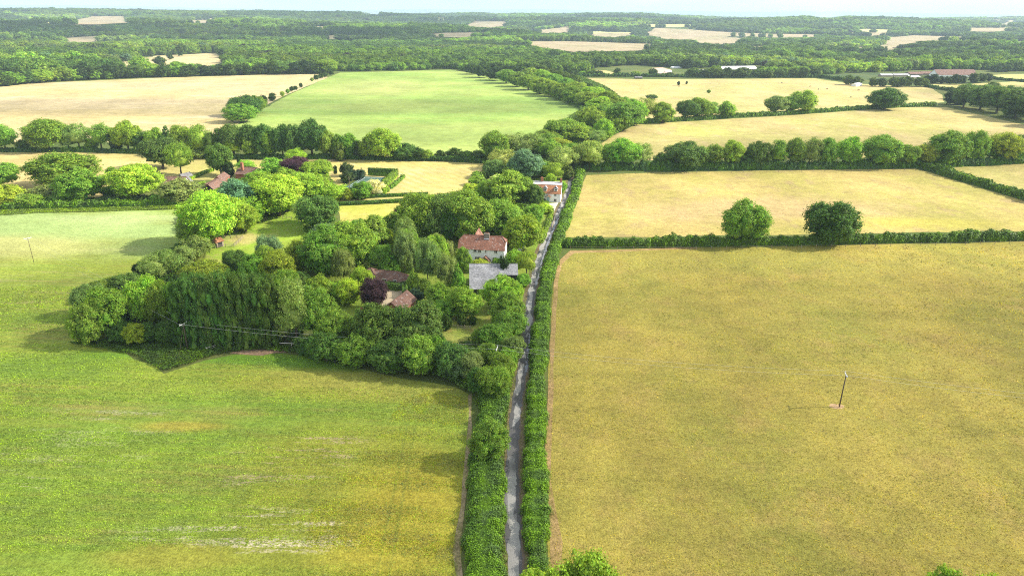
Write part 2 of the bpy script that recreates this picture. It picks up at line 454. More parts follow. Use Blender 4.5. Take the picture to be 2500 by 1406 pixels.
def W2(px, py): return tuple(G(px, py))
def blobs(px, py, wpx, hpx):
    """centre and radii in metres of a patch seen as wpx by hpx in the photo"""
    a = G(px - wpx / 2, py); b = G(px + wpx / 2, py); t = G(px, py - hpx / 2); u = G(px, py + hpx / 2)
    return float((a[0] + b[0]) / 2), float((a[1] + b[1]) / 2), float(abs(b[0] - a[0]) / 2), float(abs(t[1] - u[1]) / 2)
TAN = (.36, .245, .085)
# large near pasture on the right
tr = (.40, .25, .10)
F1P = [(1352, 1640), (1340, 1406), (1330, 1100), (1338, 950), (1345, 800), (1352, 690), (1362, 640), (1392, 612), (1700, 604), (2100, 598), (2500, 590), (3300, 575), (4200, 700), (4200, 1640)]
mF1 = field_mat('dry_pasture', (.335, .268, .056), (.245, .230, .044), (.335, .245, .068), .018, 0.5, (1, .75), .27, 3.2, c3t=(.5, .74), lines=(.9, 2.6, .14),
    patches=[(*blobs(1800, 640, 900, 60), 0, (.25, .24, .05), .45, 'soft'), (*blobs(2043, 992, 34, 13), 0, (.47, .31, .17), .95, 'hard')])
sheet('pasture_field', F1P, mF1, .03)
sheet('trodden_strip', [(1345, 1406), (1338, 1250), (1330, 1100), (1338, 950), (1346, 800), (1352, 690), (1362, 640), (1392, 612), (1700, 604), (1700, 608), (1402, 618), (1372, 645), (1362, 690), (1357, 800), (1352, 950), (1346, 1100), (1358, 1250), (1368, 1406)],
      field_mat('trodden_soil', (.34, .225, .095), (.27, .20, .065), (.38, .26, .12), .08, 0, (1, 1), .3), .05, .25, openit=False)
F2P = [(1375, 580), (1388, 540), (1408, 490), (1432, 428), (1600, 422), (1900, 417), (2235, 413), (2280, 425), (2500, 492), (2900, 610), (2900, 560), (2500, 565), (2100, 570), (1700, 575)]
F2P = [(1375, 580), (1388, 540), (1408, 490), (1432, 428), (1600, 422), (1900, 417), (2235, 413), (2290, 428), (2500, 490), (2650, 530), (2700, 556), (2500, 565), (2100, 571), (1700, 576)]
mF2 = field_mat('golden_pasture', (.42, .325, .11), (.335, .30, .075), (.34, .255, .11), .022, 0.2, (1, .6), .22, 1.6,
    patches=[(*blobs(1880, 510, 620, 60), .1, (.42, .29, .15), .6, 'soft'), (*blobs(2200, 545, 500, 26), .0, (.42, .37, .06), .5, 'soft')])
sheet('golden_field', F2P, mF2, .03)
mF2b = field_mat('golden_pasture_east', (.44, .345, .13), (.37, .33, .10), (.42, .31, .14), .016, 0.2, (1, .6), .2, 1.2)
sheet('east_field', [(2300, 408), (2500, 400), (2900, 385), (2900, 580), (2520, 476), (2400, 440)], mF2b, .03)
mF3 = field_mat('pale_pasture', (.43, .345, .135), (.36, .33, .10), (.45, .345, .16), .018, 0.1, (1, .5), .16, .8,
    patches=[(*blobs(1700, 320, 130, 26), .0, (.42, .44, .1), .6, 'soft'), (*blobs(2330, 283, 330, 26), -.2, (.40, .33, .12), .6, 'soft')])
sheet('long_field', [(1462, 355), (1490, 335), (1560, 302), (1700, 296), (1900, 284), (2200, 263), (2310, 262), (2500, 305), (2900, 380), (2900, 350), (2500, 372), (2250, 385), (1590, 392), (1475, 372)], mF3, .03)
mF4 = field_mat('far_pasture', (.46, .37, .155), (.40, .365, .125), (.45, .345, .17), .016, 0.0, (1, .4), .14, .6,
    patches=[(*blobs(1690, 222, 110, 14), .0, (.33, .36, .12), .6, 'soft'), (*blobs(1560, 205, 160, 14), -.1, (.42, .38, .12), .5, 'soft')])
sheet('cattle_field', [(1420, 192), (1600, 194), (1990, 192), (2070, 204), (2270, 214), (2300, 232), (2305, 250), (2270, 254), (2120, 264), (1980, 273), (1650, 292), (1575, 290), (1545, 255), (1480, 215)], mF4, .03)
sheet('corner_field', [(2270, 205), (2340, 207), (2500, 199), (2700, 190), (2700, 215), (2500, 222), (2380, 214), (2330, 218), (2290, 218)], field_mat('dull_pasture', (.42, .38, .14), (.5, .42, .16), (.36, .36, .11), .01), .03)
sheet('back_field', [(2415, 184), (2700, 175), (2700, 186), (2500, 194), (2430, 190)], field_mat('dull_pasture_back', (.40, .42, .14), (.5, .44, .16), (.36, .36, .11), .01), .03)
# green field in the middle
mF5 = field_mat('green_ley', (.215, .33, .065), (.31, .38, .095), (.25, .31, .07), .016, 1.35, (.35, 1), .12, .7, lines=(1.45, 5.0, .22),
    patches=[(*blobs(1000, 330, 420, 50), .0, (.21, .26, .07), .6, 'soft'), (*blobs(900, 215, 260, 36), .2, (.37, .37, .13), .5, 'soft')])
sheet('green_field', [(1100, 171), (1200, 187), (1290, 213), (1360, 238), (1424, 268), (1380, 300), (1310, 330), (1250, 350), (1165, 376), (1060, 378), (950, 372), (800, 345), (640, 325), (560, 310), (600, 300), (640, 268), (700, 235), (800, 190), (830, 178), (960, 175)], mF5, .04)
mF6 = field_mat('stubble', (.51, .405, .22), (.44, .37, .16), (.55, .44, .27), .011, 0.03, (.25, 1), .12, .5, lines=(1.62, 6, .25),
    patches=[(*blobs(200, 283, 700, 34), .0, (.42, .33, .13), .6, 'soft'), (*blobs(520, 300, 160, 22), .0, (.40, .32, .12), .6, 'soft')])  # the long darker band puts cloud shade into the stubble colour
sheet('cream_field', [(-500, 232), (0, 213), (60, 205), (400, 190), (790, 179), (800, 190), (700, 232), (640, 262), (600, 295), (560, 312), (520, 345), (0, 350), (-500, 352)], mF6, .03)
mF7 = field_mat('striped_stubble', (.50, .385, .155), (.42, .35, .12), (.56, .43, .2), .014, 0.05, (.3, 1), .16, 1.0, lines=(1.6, 5, .4))
sheet('striped_field', [(-500, 366), (0, 366), (350, 371), (372, 400), (395, 450), (300, 480), (150, 484), (0, 488), (-500, 500)], mF7, .03)
mF8 = field_mat('mown_paddock', (.41, .385, .10), (.44, .37, .14), (.35, .36, .08), .02, 0.1, (.5, 1), .15, 1.2, lines=(1.5, 4, .3))
sheet('mown_field', [(360, 390), (500, 383), (830, 385), (830, 460), (640, 440), (470, 440), (400, 432)], mF8, .045)
mF9 = field_mat('cut_hay', (.50, .40, .16), (.43, .38, .11), (.53, .40, .21), .02, 0.1, (.5, 1), .14, 1.2, lines=(-.62, 5.2, .75, (.42, .36, .10)))
sheet('hay_field', [(790, 388), (900, 385), (1060, 390), (1185, 400), (1170, 430), (1130, 470), (1040, 478), (930, 478), (950, 440), (880, 430), (800, 470)], mF9, .06)
sheet('verge_lawn', [(800, 485), (1045, 475), (1060, 482), (820, 500)], mF8, .045)
mF12 = field_mat('bright_paddock', (.43, .39, .09), (.37, .38, .06), (.45, .38, .11), .03, 0, (1, 1), .14, 1.3)
sheet('small_paddock', [(815, 502), (1010, 492), (980, 540), (840, 565)], mF12, .03)
mF11 = field_mat('grazed_paddock', (.20, .33, .028), (.27, .36, .04), (.42, .30, .14), .03, .4, (1, .7), .16, 1.3, c3t=(.66, .8),
    patches=[(*blobs(600, 583, 110, 26), .3, (.50, .36, .17), .6, 'soft'), (*blobs(490, 640, 60, 40), .9, (.46, .33, .16), .6, 'soft')])
sheet('horse_paddock', [(430, 690), (470, 650), (520, 600), (600, 545), (690, 515), (760, 505), (790, 560), (760, 600), (700, 640), (560, 660), (470, 690)], mF11, .05)
# left green crop field
b_ = blobs
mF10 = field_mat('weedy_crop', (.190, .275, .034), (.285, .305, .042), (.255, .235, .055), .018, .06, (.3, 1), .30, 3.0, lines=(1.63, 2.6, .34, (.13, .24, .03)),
    patches=[(*b_(120, 560, 800, 110), 0, (.29, .38, .13), .9, 'soft'), (*b_(60, 605, 420, 60), 0, (.42, .37, .13), .6, 'soft'), (*b_(300, 535, 320, 30), 0, (.34, .39, .16), .6, 'soft'),
             (*b_(120, 690, 420, 60), .1, (.42, .34, .17), .45, 'streak'), (*b_(40, 740, 150, 40), .1, (.45, .32, .18), .45, 'streak'),
             (*b_(820, 1180, 480, 340), .2, (.285, .265, .035), .6, 'soft'), (*b_(1000, 1300, 330, 330), .0, (.345, .275, .034), .75, 'soft'), (*b_(760, 940, 420, 60), -.2, (.31, .275, .045), .55, 'soft'),
             (*b_(450, 1040, 220, 26), 0, (.36, .26, .045), .6, 'soft'), (*b_(420, 1350, 300, 70), 0, (.30, .26, .04), .6, 'soft'), (*b_(900, 935, 500, 60), -.25, (.30, .27, .06), .5, 'soft'),
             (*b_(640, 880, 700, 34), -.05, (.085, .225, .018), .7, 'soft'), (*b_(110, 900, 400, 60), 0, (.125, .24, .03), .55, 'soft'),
             (*b_(740, 1100, 330, 90), -.02, (.47, .33, .23), .75, 'streak'), (*b_(640, 1170, 340, 50), -.02, (.45, .34, .22), .65, 'streak'),
             (*b_(660, 1290, 440, 110), -.03, (.58, .49, .33), .8, 'streak'), (*b_(480, 1300, 420, 60), -.04, (.55, .47, .31), .55, 'streak'), (*b_(200, 1080, 420, 180), .02, (.47, .41, .25), .35, 'streak'),
             (*b_(300, 1010, 500, 40), .02, (.50, .42, .28), .3, 'streak'), (*b_(10, 1200, 160, 120), .02, (.55, .45, .32), .5, 'streak'),
             *[((G(1010, 1010)[0] + G(935, 1400)[0]) / 2 + k_, (G(1010, 1010)[1] + G(935, 1400)[1]) / 2, .28, 42, -math.atan2(G(1010, 1010)[0] - G(935, 1400)[0], G(1010, 1010)[1] - G(935, 1400)[1]), (.13, .17, .03), .30, 'soft') for k_ in (-.9, .9)]])
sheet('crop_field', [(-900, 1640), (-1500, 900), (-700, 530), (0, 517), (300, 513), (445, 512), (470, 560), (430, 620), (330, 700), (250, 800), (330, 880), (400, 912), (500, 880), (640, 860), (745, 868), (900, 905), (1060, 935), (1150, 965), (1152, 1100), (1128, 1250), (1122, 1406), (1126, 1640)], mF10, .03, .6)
sheet('bare_headland', [(1118, 1640), (1114, 1406), (1112, 1300), (1128, 1180), (1140, 1060), (1142, 965), (1152, 960), (1153, 1060), (1142, 1180), (1128, 1300), (1130, 1406), (1134, 1640)], field_mat('stony_soil', (.33, .25, .15), (.24, .20, .08), (.16, .18, .04), .25, 0, (1, .3), .35), .05, .3, openit=False)
sheet('bare_soil', [(560, 862), (600, 852), (690, 850), (700, 860), (640, 868)], field_mat('earth', (.30, .19, .13), (.25, .17, .10), (.2, .18, .06), .2), .06, .3)
# garden lawns
mL = field_mat('garden_lawn', (.17, .26, .030), (.22, .28, .040), (.24, .26, .05), .05, 0, (1, 1), .2, 1.6)
sheet('garden_lawn', [(700, 700), (760, 600), (1000, 560), (1250, 560), (1340, 500), (1350, 470), (1385, 470), (1318, 600), (1290, 700), (1270, 850), (1080, 870), (1060, 760), (900, 780), (760, 760)], mL, .02, openit=False)
sheet('orchard_lawn', [(1075, 775), (1200, 750), (1200, 790), (1150, 850), (1085, 850)], field_mat('orchard_grass', (.19, .26, .035), (.27, .27, .06), (.30, .25, .07), .06), .05, .3)
sheet('cottage_lawn', [(1180, 445), (1390, 430), (1390, 450), (1330, 560), (1300, 600), (1318, 470), (1240, 455)], mL, .05)
mGr = field_mat('gravel', (.47, .37, .24), (.42, .33, .2), (.40, .34, .22), .15, 0, (1, 1), .2, 3)
sheet('gravel_drive', [(900, 745), (935, 700), (985, 698), (1000, 722), (985, 750), (920, 765)], mGr, .07, .1)
sheet('cottage_drive', [(1322, 502), (1340, 497), (1374, 494), (1368, 512), (1358, 530), (1345, 523), (1345, 512)], field_mat('pale_gravel', (.62, .56, .47), (.55, .5, .42), (.6, .55, .48), .2, 0, (1, 1), .1), .055, .1)
# far fields on the rolling ground
FF = field_mat('ripe_barley', (.37, .29, .175), (.31, .265, .14), (.40, .32, .20), .006, 0, (1, 1), .08, .2, lines=(1.3, 22, .3))
FG = field_mat('far_grass', (.42, .44, .16), (.5, .46, .2), (.4, .4, .15), .004, 0, (1, 1), .06, .2)
FARPX = [[(205, 168), (380, 137), (530, 130), (560, 150), (520, 160), (450, 155), (330, 172)]]
sheet('park_field', [(195, 172), (380, 137), (530, 130), (560, 150), (500, 165), (330, 176)], mF6, .05)
for pts in [[(135, 96), (240, 90), (340, 93), (350, 99), (190, 106), (150, 104)], [(150, 56), (225, 42), (305, 41), (330, 57), (240, 62), (170, 62)], [(215, 72), (262, 70), (262, 76), (215, 78)],
            [(1010, 89), (1090, 82), (1195, 82), (1190, 90), (1120, 94)], [(1245, 103), (1400, 103), (1590, 109), (1600, 118), (1560, 126), (1400, 129), (1310, 116)],
            [(1135, 66), (1160, 52), (1235, 54), (1240, 63), (1200, 70)], [(1275, 72), (1330, 74), (1390, 65), (1395, 80), (1330, 84)], [(1570, 86), (1600, 70), (1690, 74), (1850, 84), (1760, 94), (1640, 98), (1615, 93)],
            [(2140, 96), (2230, 88), (2380, 92), (2360, 100), (2200, 103)], [(2140, 112), (2180, 110), (2250, 114), (2240, 119), (2160, 118)], [(1820, 116), (1870, 114), (1880, 124), (1830, 125)],
            [(2300, 116), (2500, 117), (2600, 120), (2500, 124), (2320, 121)], [(0, 137), (60, 136), (110, 139), (60, 142), (0, 142)], [(1960, 108), (2060, 110), (2060, 113), (1960, 112)],
            [(1700, 50), (1780, 49), (1780, 52), (1700, 52)], [(1960, 61), (2020, 60), (2020, 64), (1960, 64)], [(1440, 48), (1500, 47), (1500, 50), (1440, 51)], [(880, 38), (930, 37), (930, 40), (880, 40)], [(470, 47), (540, 46), (540, 49), (470, 50)]]:
    sheet('barley_field', pts, FF, far=True); FARPX.append(pts)
rf = random.Random(5)
for k_ in range(48):
    fy = 44 + 84 * rf.random() ** 1.3; fx = rf.uniform(-50, 2550); fw = rf.uniform(30, 110) * (.6 + fy / 110); fh = rf.uniform(2.4, 4.6) * (.5 + fy / 90); sk = rf.uniform(-.025, .025)
    if any(abs(fx - sum(p[0] for p in pp) / len(pp)) < fw + 60 and abs(fy - sum(p[1] for p in pp) / len(pp)) < 6 for pp in FARPX) or (fy > 95 and 480 < fx < 1500): continue
    pts = [(fx - fw, fy + sk * -fw), (fx - fw * .3, fy - fh + rf.uniform(-.5, .5)), (fx + fw * .9, fy - fh * .8 + sk * fw), (fx + fw, fy + sk * fw), (fx + fw * .2, fy + fh * .7)]
    sheet('distant_field', pts, FF if rf.random() < .72 else FG, far=True); FARPX.append(pts)
for pts in [[(150, 92), (190, 88), (190, 91), (150, 95)], [(2150, 62), (2220, 61), (2220, 64), (2150, 65)], [(1410, 79), (1540, 80), (1600, 84), (1500, 84)], [(2450, 124), (2600, 124), (2600, 132), (2450, 131)], [(60, 52), (150, 50), (200, 55), (120, 60)]]:
    sheet('meadow', pts, FG, far=True); FARPX.append(pts)

# ------------------------------------------------------------------ lane
LT = [(1640, 1246, 1290), (1500, 1245, 1284), (1406, 1242, 1279), (1350, 1237, 1279), (1300, 1233, 1277), (1200, 1232, 1271), (1100, 1237, 1269), (1000, 1247, 1274), (950, 1256, 1282), (900, 1264, 1290), (850, 1271, 1297), (800, 1277, 1302), (750, 1283, 1307),
      (700, 1291, 1312), (650, 1303, 1323), (600, 1319, 1339), (560, 1336, 1354), (520, 1357, 1372), (490, 1372, 1385), (460, 1384, 1396), (440, 1387, 1398), (425, 1388, 1397), (400, 1384, 1392), (380, 1375, 1383)]
def lerp_lane(k):
    L = np.array([[*G(r[1], r[0]), *G(r[2], r[0])] for r in LT])
    s = np.concatenate([[0], np.cumsum(np.linalg.norm(np.diff((L[:, :2] + L[:, 2:]) / 2, axis=0), axis=1))])
    ss = np.linspace(0, s[-1], k)
    out = np.stack([np.interp(ss, s, L[:, i]) for i in range(4)], 1)
    for _ in range(6): out[1:-1] = (out[:-2] + out[1:-1] * 2 + out[2:]) / 4
    return out, ss
LN, LS = lerp_lane(260)
q = NT('lane_tarmac', .8, .4)
uv = q.n('UVMap', uv_map='lane'); sep = q.n('SeparateXYZ'); q.l(uv.outputs[0], sep.inputs[0])
U, V_ = sep.outputs[0], sep.outputs[1]
pn = q.noise(q.coord((1, .22, 1)), .42, 4, .5, .3); pn2 = q.noise(q.coord((1, .5, 1), 0, (5, 5, 0)), 1.3, 4, .65)
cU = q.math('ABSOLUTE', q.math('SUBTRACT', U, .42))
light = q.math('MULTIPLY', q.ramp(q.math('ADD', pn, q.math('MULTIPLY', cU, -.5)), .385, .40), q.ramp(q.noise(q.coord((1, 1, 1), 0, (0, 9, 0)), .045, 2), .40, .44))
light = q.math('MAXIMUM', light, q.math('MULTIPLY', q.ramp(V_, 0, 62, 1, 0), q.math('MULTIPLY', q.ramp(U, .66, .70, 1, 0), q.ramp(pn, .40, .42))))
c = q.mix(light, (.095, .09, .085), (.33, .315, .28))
c = q.mix(q.ramp(pn2, .6, .66, 0, .35), c, (.09, .085, .08))
edge = q.ramp(q.math('ADD', cU, q.math('MULTIPLY', q.math('SUBTRACT', pn2, .5), .35)), .44, .5)
c = q.mix(edge, c, (.145, .105, .065))
pud = q.math('MULTIPLY', q.ramp(q.math('ADD', q.math('ABSOLUTE', q.math('SUBTRACT', U, .82)), q.math('MULTIPLY', q.math('SUBTRACT', pn2, .5), 1.0)), .08, .16, 1, 0), q.ramp(q.noise(q.coord((1, 1, 1), 0, (0, 3, 0)), .03, 2), .47, .52))
yv = q.n('SeparateXYZ'); q.l(q.pos, yv.inputs[0])
pud = q.math('MULTIPLY', pud, q.ramp(yv.outputs[1], 120, 150))
c = q.mix(pud, c, (.06, .075, .10))
q.l(q.math('SUBTRACT', .85, q.math('MULTIPLY', pud, .82)), q.p.inputs['Roughness']); q.p.inputs['Specular IOR Level'].default_value = .6
gr = q.noise(q.coord(), 9, 2); c = q.mix(1.0, c, q.grey(q.ramp(gr, .3, .7, .82, 1.18)), 'MULTIPLY')
M_LANE = q.out(c)
cols = 7
V = []; UVc = []
for k in range(len(LN)):
    for u in np.linspace(0, 1, cols):
        wob = (0.14 * math.sin(LS[k] * .7) + .1 * math.sin(LS[k] * 1.9)) * (abs(u - .5) * 2) ** 3
        x = LN[k, 0] * (1 - u) + LN[k, 2] * u + wob; y = LN[k, 1] * (1 - u) + LN[k, 3] * u
        V.append((x, y, .09 + .05 * (1 - (2 * u - 1) ** 2))); UVc.append((u, LS[k]))
F = [(k * cols + j, k * cols + j + 1, (k + 1) * cols + j + 1, (k + 1) * cols + j) for k in range(len(LN) - 1) for j in range(cols - 1)]
lm = np_mesh('lane', np.array(V), np.array(F), M_LANE, True)
ul = lm.uv_layers.new(name='lane'); vi = np.empty(len(lm.loops), np.int32); lm.loops.foreach_get('vertex_index', vi)
ul.data.foreach_set('uv', np.array(UVc)[vi].astype(np.float32).ravel())
tag(link('lane', lm), kind='structure')
# muddy, grassy verge under the lane and hedges
vp = [tuple(p) for p in np.stack([LN[:, 0] - 1.1, LN[:, 1]], 1)[::6]] + [tuple(p) for p in np.stack([LN[:, 2] + .9, LN[:, 3]], 1)[::-6]]
sheet('lane_verge', None, field_mat('muddy_verge', (.17, .13, .075), (.13, .15, .035), (.24, .18, .09), .3, 0, (1, .3), .35), .06, .12, world=vp, openit=False)
CORR = np.concatenate([np.stack([LN[:, 0] - 3, LN[:, 1]], 1), np.stack([LN[:, 2] + 4, LN[:, 3]], 1)[::-1]])
OPEN.append(CORR)

# ------------------------------------------------------------------ trees and shrubs (base x, base y, width, top y, kind, tint)
row('the row behind the lone oaks', '''1486 410 48 352 a M;1521 412 82 340 o G;1566 411 44 350 a O;1612 412 40 372 b D;1669 413 98 347 o D;1706 413 44 357 r M;1741 412 46 352 o M;1786 412 50 343 o G;1822 412 34 372 b D;
1850 411 62 346 o D;1893 411 50 343 a M;1938 410 46 337 o M;1973 410 52 337 a O;2013 410 50 336 o M;2066 408 62 334 o G;2142 410 84 330 o M;2190 407 40 352 a O;2214 409 46 354 o Y;2256 407 48 354 o Y;2302 404 96 320 r M;2372 400 62 318 o M;2412 396 44 345 a M;2446 398 74 324 o Y;2470 398 42 356 r M;2498 394 60 328 o D;2550 392 60 330 o M;2610 390 60 335 o D''')
row('the gappy row below the cattle', '''1617 301 50 250 r G;1678 293 52 245 o D;1706 290 64 239 o M;1738 289 44 250 a M;1773 288 42 247 r G;1892 279 56 234 o O;1930 277 46 236 o M;1958 276 66 220 o G;2158 268 78 215 r D''')
row('the dark far corner copse', '''2325 256 40 222 r D;2352 262 56 208 o D;2392 268 66 208 r D;2432 276 72 212 o D;2478 288 80 220 r D;2520 296 70 218 o D;2360 244 50 205 o D;2410 248 60 201 r D;2460 262 60 210 o D;2500 270 60 214 r D;2580 310 80 225 o D;2540 284 60 215 r D;2346 256 30 226 b D''')
row('the belt bordering the green field', '''1335 352 60 322 r M;1370 345 82 291 o M;1402 350 76 306 r G;1440 322 74 262 o M;1474 342 46 290 r G;1500 322 60 268 r Y;1516 318 92 250 o M;1546 306 60 247 r G;1572 299 48 240 a O;1456 352 48 318 a O;1420 342 50 300 r M;1340 366 60 326 o M;
1480 300 60 250 o M;1460 282 60 236 r L;1430 262 56 224 o Y;1400 254 58 212 r M;1500 284 60 240 r M;1530 276 56 238 o G;1478 262 52 222 r M;1446 246 50 212 o L;1372 244 54 204 r M;1345 236 52 196 o M;1318 230 50 190 r G;1406 240 50 200 o G;1430 232 46 202 r M;1380 226 48 190 o M;1352 216 48 180 r G;1290 220 50 182 o M;1262 212 46 176 r M;1236 204 46 170 o M;1210 197 44 165 r D;1324 206 46 170 o L;1296 200 44 166 r M;1400 214 44 184 r L;1372 204 42 174 o L;1268 194 42 160 o M;1240 188 42 156 r M;1180 190 40 158 o M;1152 182 38 156 r M;1344 194 42 166 r Y;1314 186 40 160 o Y;1286 182 40 154 r M;1390 196 36 170 o M;1212 182 40 152 o M;1184 176 36 150 r M''')
row('the row below the cream field', '''15 368 56 304 o M;60 366 36 340 b D;90 368 40 320 a O;122 369 96 291 o M;170 368 40 318 a O;196 367 56 303 a O;228 367 30 340 b M;250 367 58 302 a M;283 368 34 322 a O;316 370 66 296 o G;350 371 46 322 r D;384 372 46 312 o M;414 374 42 306 c D;450 380 54 306 o M;470 384 40 318 r M;494 386 54 306 a M;520 386 40 326 o D;-40 368 60 305 o M;-100 368 60 300 r M''')
row('the row below the green field', '''548 384 46 312 r D;572 384 60 303 o D;574 386 38 328 a Y;612 384 52 304 o D;614 386 44 320 r M;652 385 56 303 r D;660 386 40 318 o M;692 385 50 304 o D;722 386 50 304 r D;764 384 78 293 o D;800 386 44 320 o M;826 386 36 328 r M;852 386 50 326 r M;880 388 34 342 a O;904 390 50 334 o M;936 390 82 313 o G;918 389 34 345 a O;965 390 34 348 r G;988 390 60 350 r D;1020 391 40 360 r G;1040 391 34 366 b M;1076 390 26 367 r M;1110 390 44 362 r G;1140 392 30 368 b M;1166 394 30 368 b D''')
row('the clump touching cream stubble', '''588 299 74 254 r M;604 284 72 234 o D;620 276 60 234 r M;586 282 54 238 r D;642 258 24 233 r M;666 247 20 227 r M;690 236 10 223 b Y;703 229 10 217 b M;713 224 11 211 r M;722 220 11 210 r M;735 215 9 203 r M;762 199 9 190 b M;772 196 14 182 r M;783 192 14 180 r M;793 189 14 177 r M;809 184 12 172 r M''')
row('the small white cottage garden', '''1206 396 64 320 o M;1226 412 62 366 a O;1205 432 50 389 r O;1246 388 60 330 a O;1282 388 74 326 a O;1312 386 54 334 r O;1283 438 82 364 r B;1340 392 60 340 o M;1372 422 76 360 a O;1366 376 60 338 o Y;1400 386 50 350 a M;1438 416 62 344 a O;1412 410 50 352 r O;1352 440 48 398 a M;1382 438 36 404 r Y;1330 432 40 392 r M;1250 404 40 370 r O;1345 452 24 424 b L;1372 470 22 444 b G;1232 500 96 418 r M;1262 494 76 424 o M;1192 492 60 440 r G;1304 500 46 450 r D;1214 452 40 428 b W;1160 452 32 430 b G;1165 436 26 418 b G;1150 470 34 448 b L''')
row('the upper manor garden', '''398 412 92 338 o D;444 428 60 350 a M;490 386 48 360 b O;540 428 60 351 o D;162 456 150 377 o M;200 492 104 414 r M;112 492 84 454 b O;5 462 80 398 o M;15 502 84 452 r Y;336 488 114 402 o L;438 492 90 438 r O;476 476 36 446 r M;271 482 44 455 b M;394 497 42 472 b G;78 506 52 474 b Y;274 432 24 408 b M;50 500 50 470 b O;150 498 60 470 b M;
586 412 10 378 k D;561 432 34 396 c D;604 430 50 392 a G;630 460 60 416 r G;586 536 100 438 r B;650 500 80 420 r G;669 436 60 386 r G;682 528 124 428 o L;724 444 70 383 o P;721 402 52 364 a L;776 446 66 392 o L;766 488 86 426 r L;740 470 60 420 o G;700 460 50 410 o G;640 524 80 460 r G;612 548 70 480 r G;700 516 70 460 r L;540 490 40 462 b G;
822 488 52 452 b L;850 488 36 460 b Y;884 486 52 443 r M;918 478 50 441 b W;848 430 32 396 a O;848 446 36 420 r O;878 438 28 412 r B;862 440 26 414 r B;820 426 12 404 c M;830 394 34 347 r L;816 391 13 370 r L;936 476 26 452 b Y''')
row('the horse paddock grove', '''515 600 128 468 o L;486 602 92 532 o M;560 560 90 478 o L;600 566 66 500 r G;485 634 62 574 b O;452 654 56 600 r O;417 674 72 610 a O;381 690 64 626 a O;346 684 36 642 r D;315 742 66 668 o D;268 730 92 682 o M;230 772 80 696 o O;222 838 82 738 r M;276 820 96 702 o M;202 806 46 750 r M;370 796 92 672 o L;405 806 80 690 o M;440 806 70 690 r M;330 790 60 712 r D;503 700 96 640 o Y;
578 674 52 610 o D;620 684 62 622 r M;684 700 74 612 o Y;660 648 62 572 w B;724 672 56 588 r Y;640 690 60 634 r G;652 672 52 600 o M;540 690 60 646 r M;470 690 50 650 r O;336 840 54 789 r L;369 832 50 790 b D;414 834 56 784 b D;300 832 60 784 b D;440 838 44 800 b D''')
row('the screen behind the rail', '''468 842 60 672 e D;496 842 62 664 e D;524 842 62 668 e D;552 842 62 662 e D;580 842 62 666 e D;608 842 62 660 e D;636 842 62 664 e D;664 842 60 672 e D;482 822 60 668 e D;538 822 60 664 e D;594 822 60 660 e D;650 822 60 668 e D''')
row('the tiled bungalow grove', '''778 562 98 478 o D;752 546 60 486 a O;790 676 100 552 r M;862 656 116 542 r M;906 624 92 528 r M;800 600 70 545 o B;948 612 40 557 r L;746 748 30 700 c G;728 838 100 686 a O;770 830 90 700 o M;700 838 60 740 a O;813 770 44 722 c M;780 740 60 672 r M;700 730 70 660 o M;840 690 58 604 w O;954 668 60 596 c M;988 664 62 556 w O;990 622 56 528 w O;930 660 60 600 o M;885 706 56 650 r L;855 742 62 678 r L;828 736 44 690 b G;800 720 44 684 b Y;915 758 66 680 o P;835 600 60 548 r G;880 590 60 536 r M;700 700 50 650 r Y;735 700 44 664 r D''')
row('the white farmhouse grove', '''1028 596 104 472 o M;1060 600 90 480 r D;1136 596 124 466 o M;1090 600 70 500 o D;1220 574 92 486 o M;1180 580 70 498 o M;1276 612 88 526 r G;1298 560 50 505 r M;1250 560 60 500 o M;1045 694 62 582 w O;1092 704 54 618 w O;1064 652 60 574 r G;1070 640 50 572 r O;1010 706 42 654 c M;1000 640 60 560 r M;1040 660 50 590 r D;1098 640 40 590 a O;960 580 60 520 r M;985 560 50 505 r P;1160 560 60 490 r M;1310 540 40 500 b G;1330 520 36 496 b L;1100 570 60 500 r D;1240 600 40 560 r M''')
row('the grey slate barn shrubbery', '''1133 668 34 604 r M;1172 660 44 632 b Y;1215 650 26 630 b M;1229 690 27 622 k D;1262 652 50 612 b G;1285 672 46 614 a Y;1276 700 36 668 b G;1118 708 44 642 c G;1020 736 36 702 r B;1034 728 44 680 r M;1070 748 56 692 r M;1133 776 76 700 r G;1080 780 60 734 r M;1223 752 90 676 r G;1238 796 88 718 r M;1243 832 80 762 o M;1210 858 76 790 r M;1250 880 62 820 r O;1180 850 50 800 r M;1091 806 26 770 r G;1128 796 24 766 a G;1154 792 22 772 r G;1060 790 40 748 b M;1160 706 40 684 b O;1100 740 50 700 r M''')
row('the thicket above the crop', '''927 860 116 742 r D;1022 862 114 738 r D;985 850 90 748 r D;820 850 84 758 r M;850 830 60 780 r G;798 880 84 812 r D;867 892 84 822 r M;954 904 100 826 r D;1028 912 92 824 r M;1103 920 84 836 r D;910 886 70 820 r M;760 872 50 826 b D;1060 890 70 820 r M;990 896 60 830 r D;1118 926 60 862 r B;1066 862 40 806 r D;740 864 40 820 b D;1150 930 60 860 o O;1190 900 60 838 o M;1230 930 60 866 r M;1205 974 76 896 o M;1172 962 56 896 r D;1240 900 44 850 b G;1140 900 60 846 r D;1230 862 50 806 r M;1175 960 44 922 b G;1193 1128 90 1030 r M''')
row('the bottom lane verge', '''1328 1590 160 1390 r G;1430 1600 200 1382 r G''')
row('the near pasture', '''2270 1600 120 1400 r G;2360 1620 120 1410 r G''')
row('the park field', '''391 161 30 138 r M;416 147 16 127 r M;445 138 26 107 o G;371 141 11 119 o O;430 165 20 150 b M''')
row('the cattle field', '''1590 243 26 231 b D;1656 210 7 198 r D;1676 207 6 198 r M;1730 228 9 219 b M''')
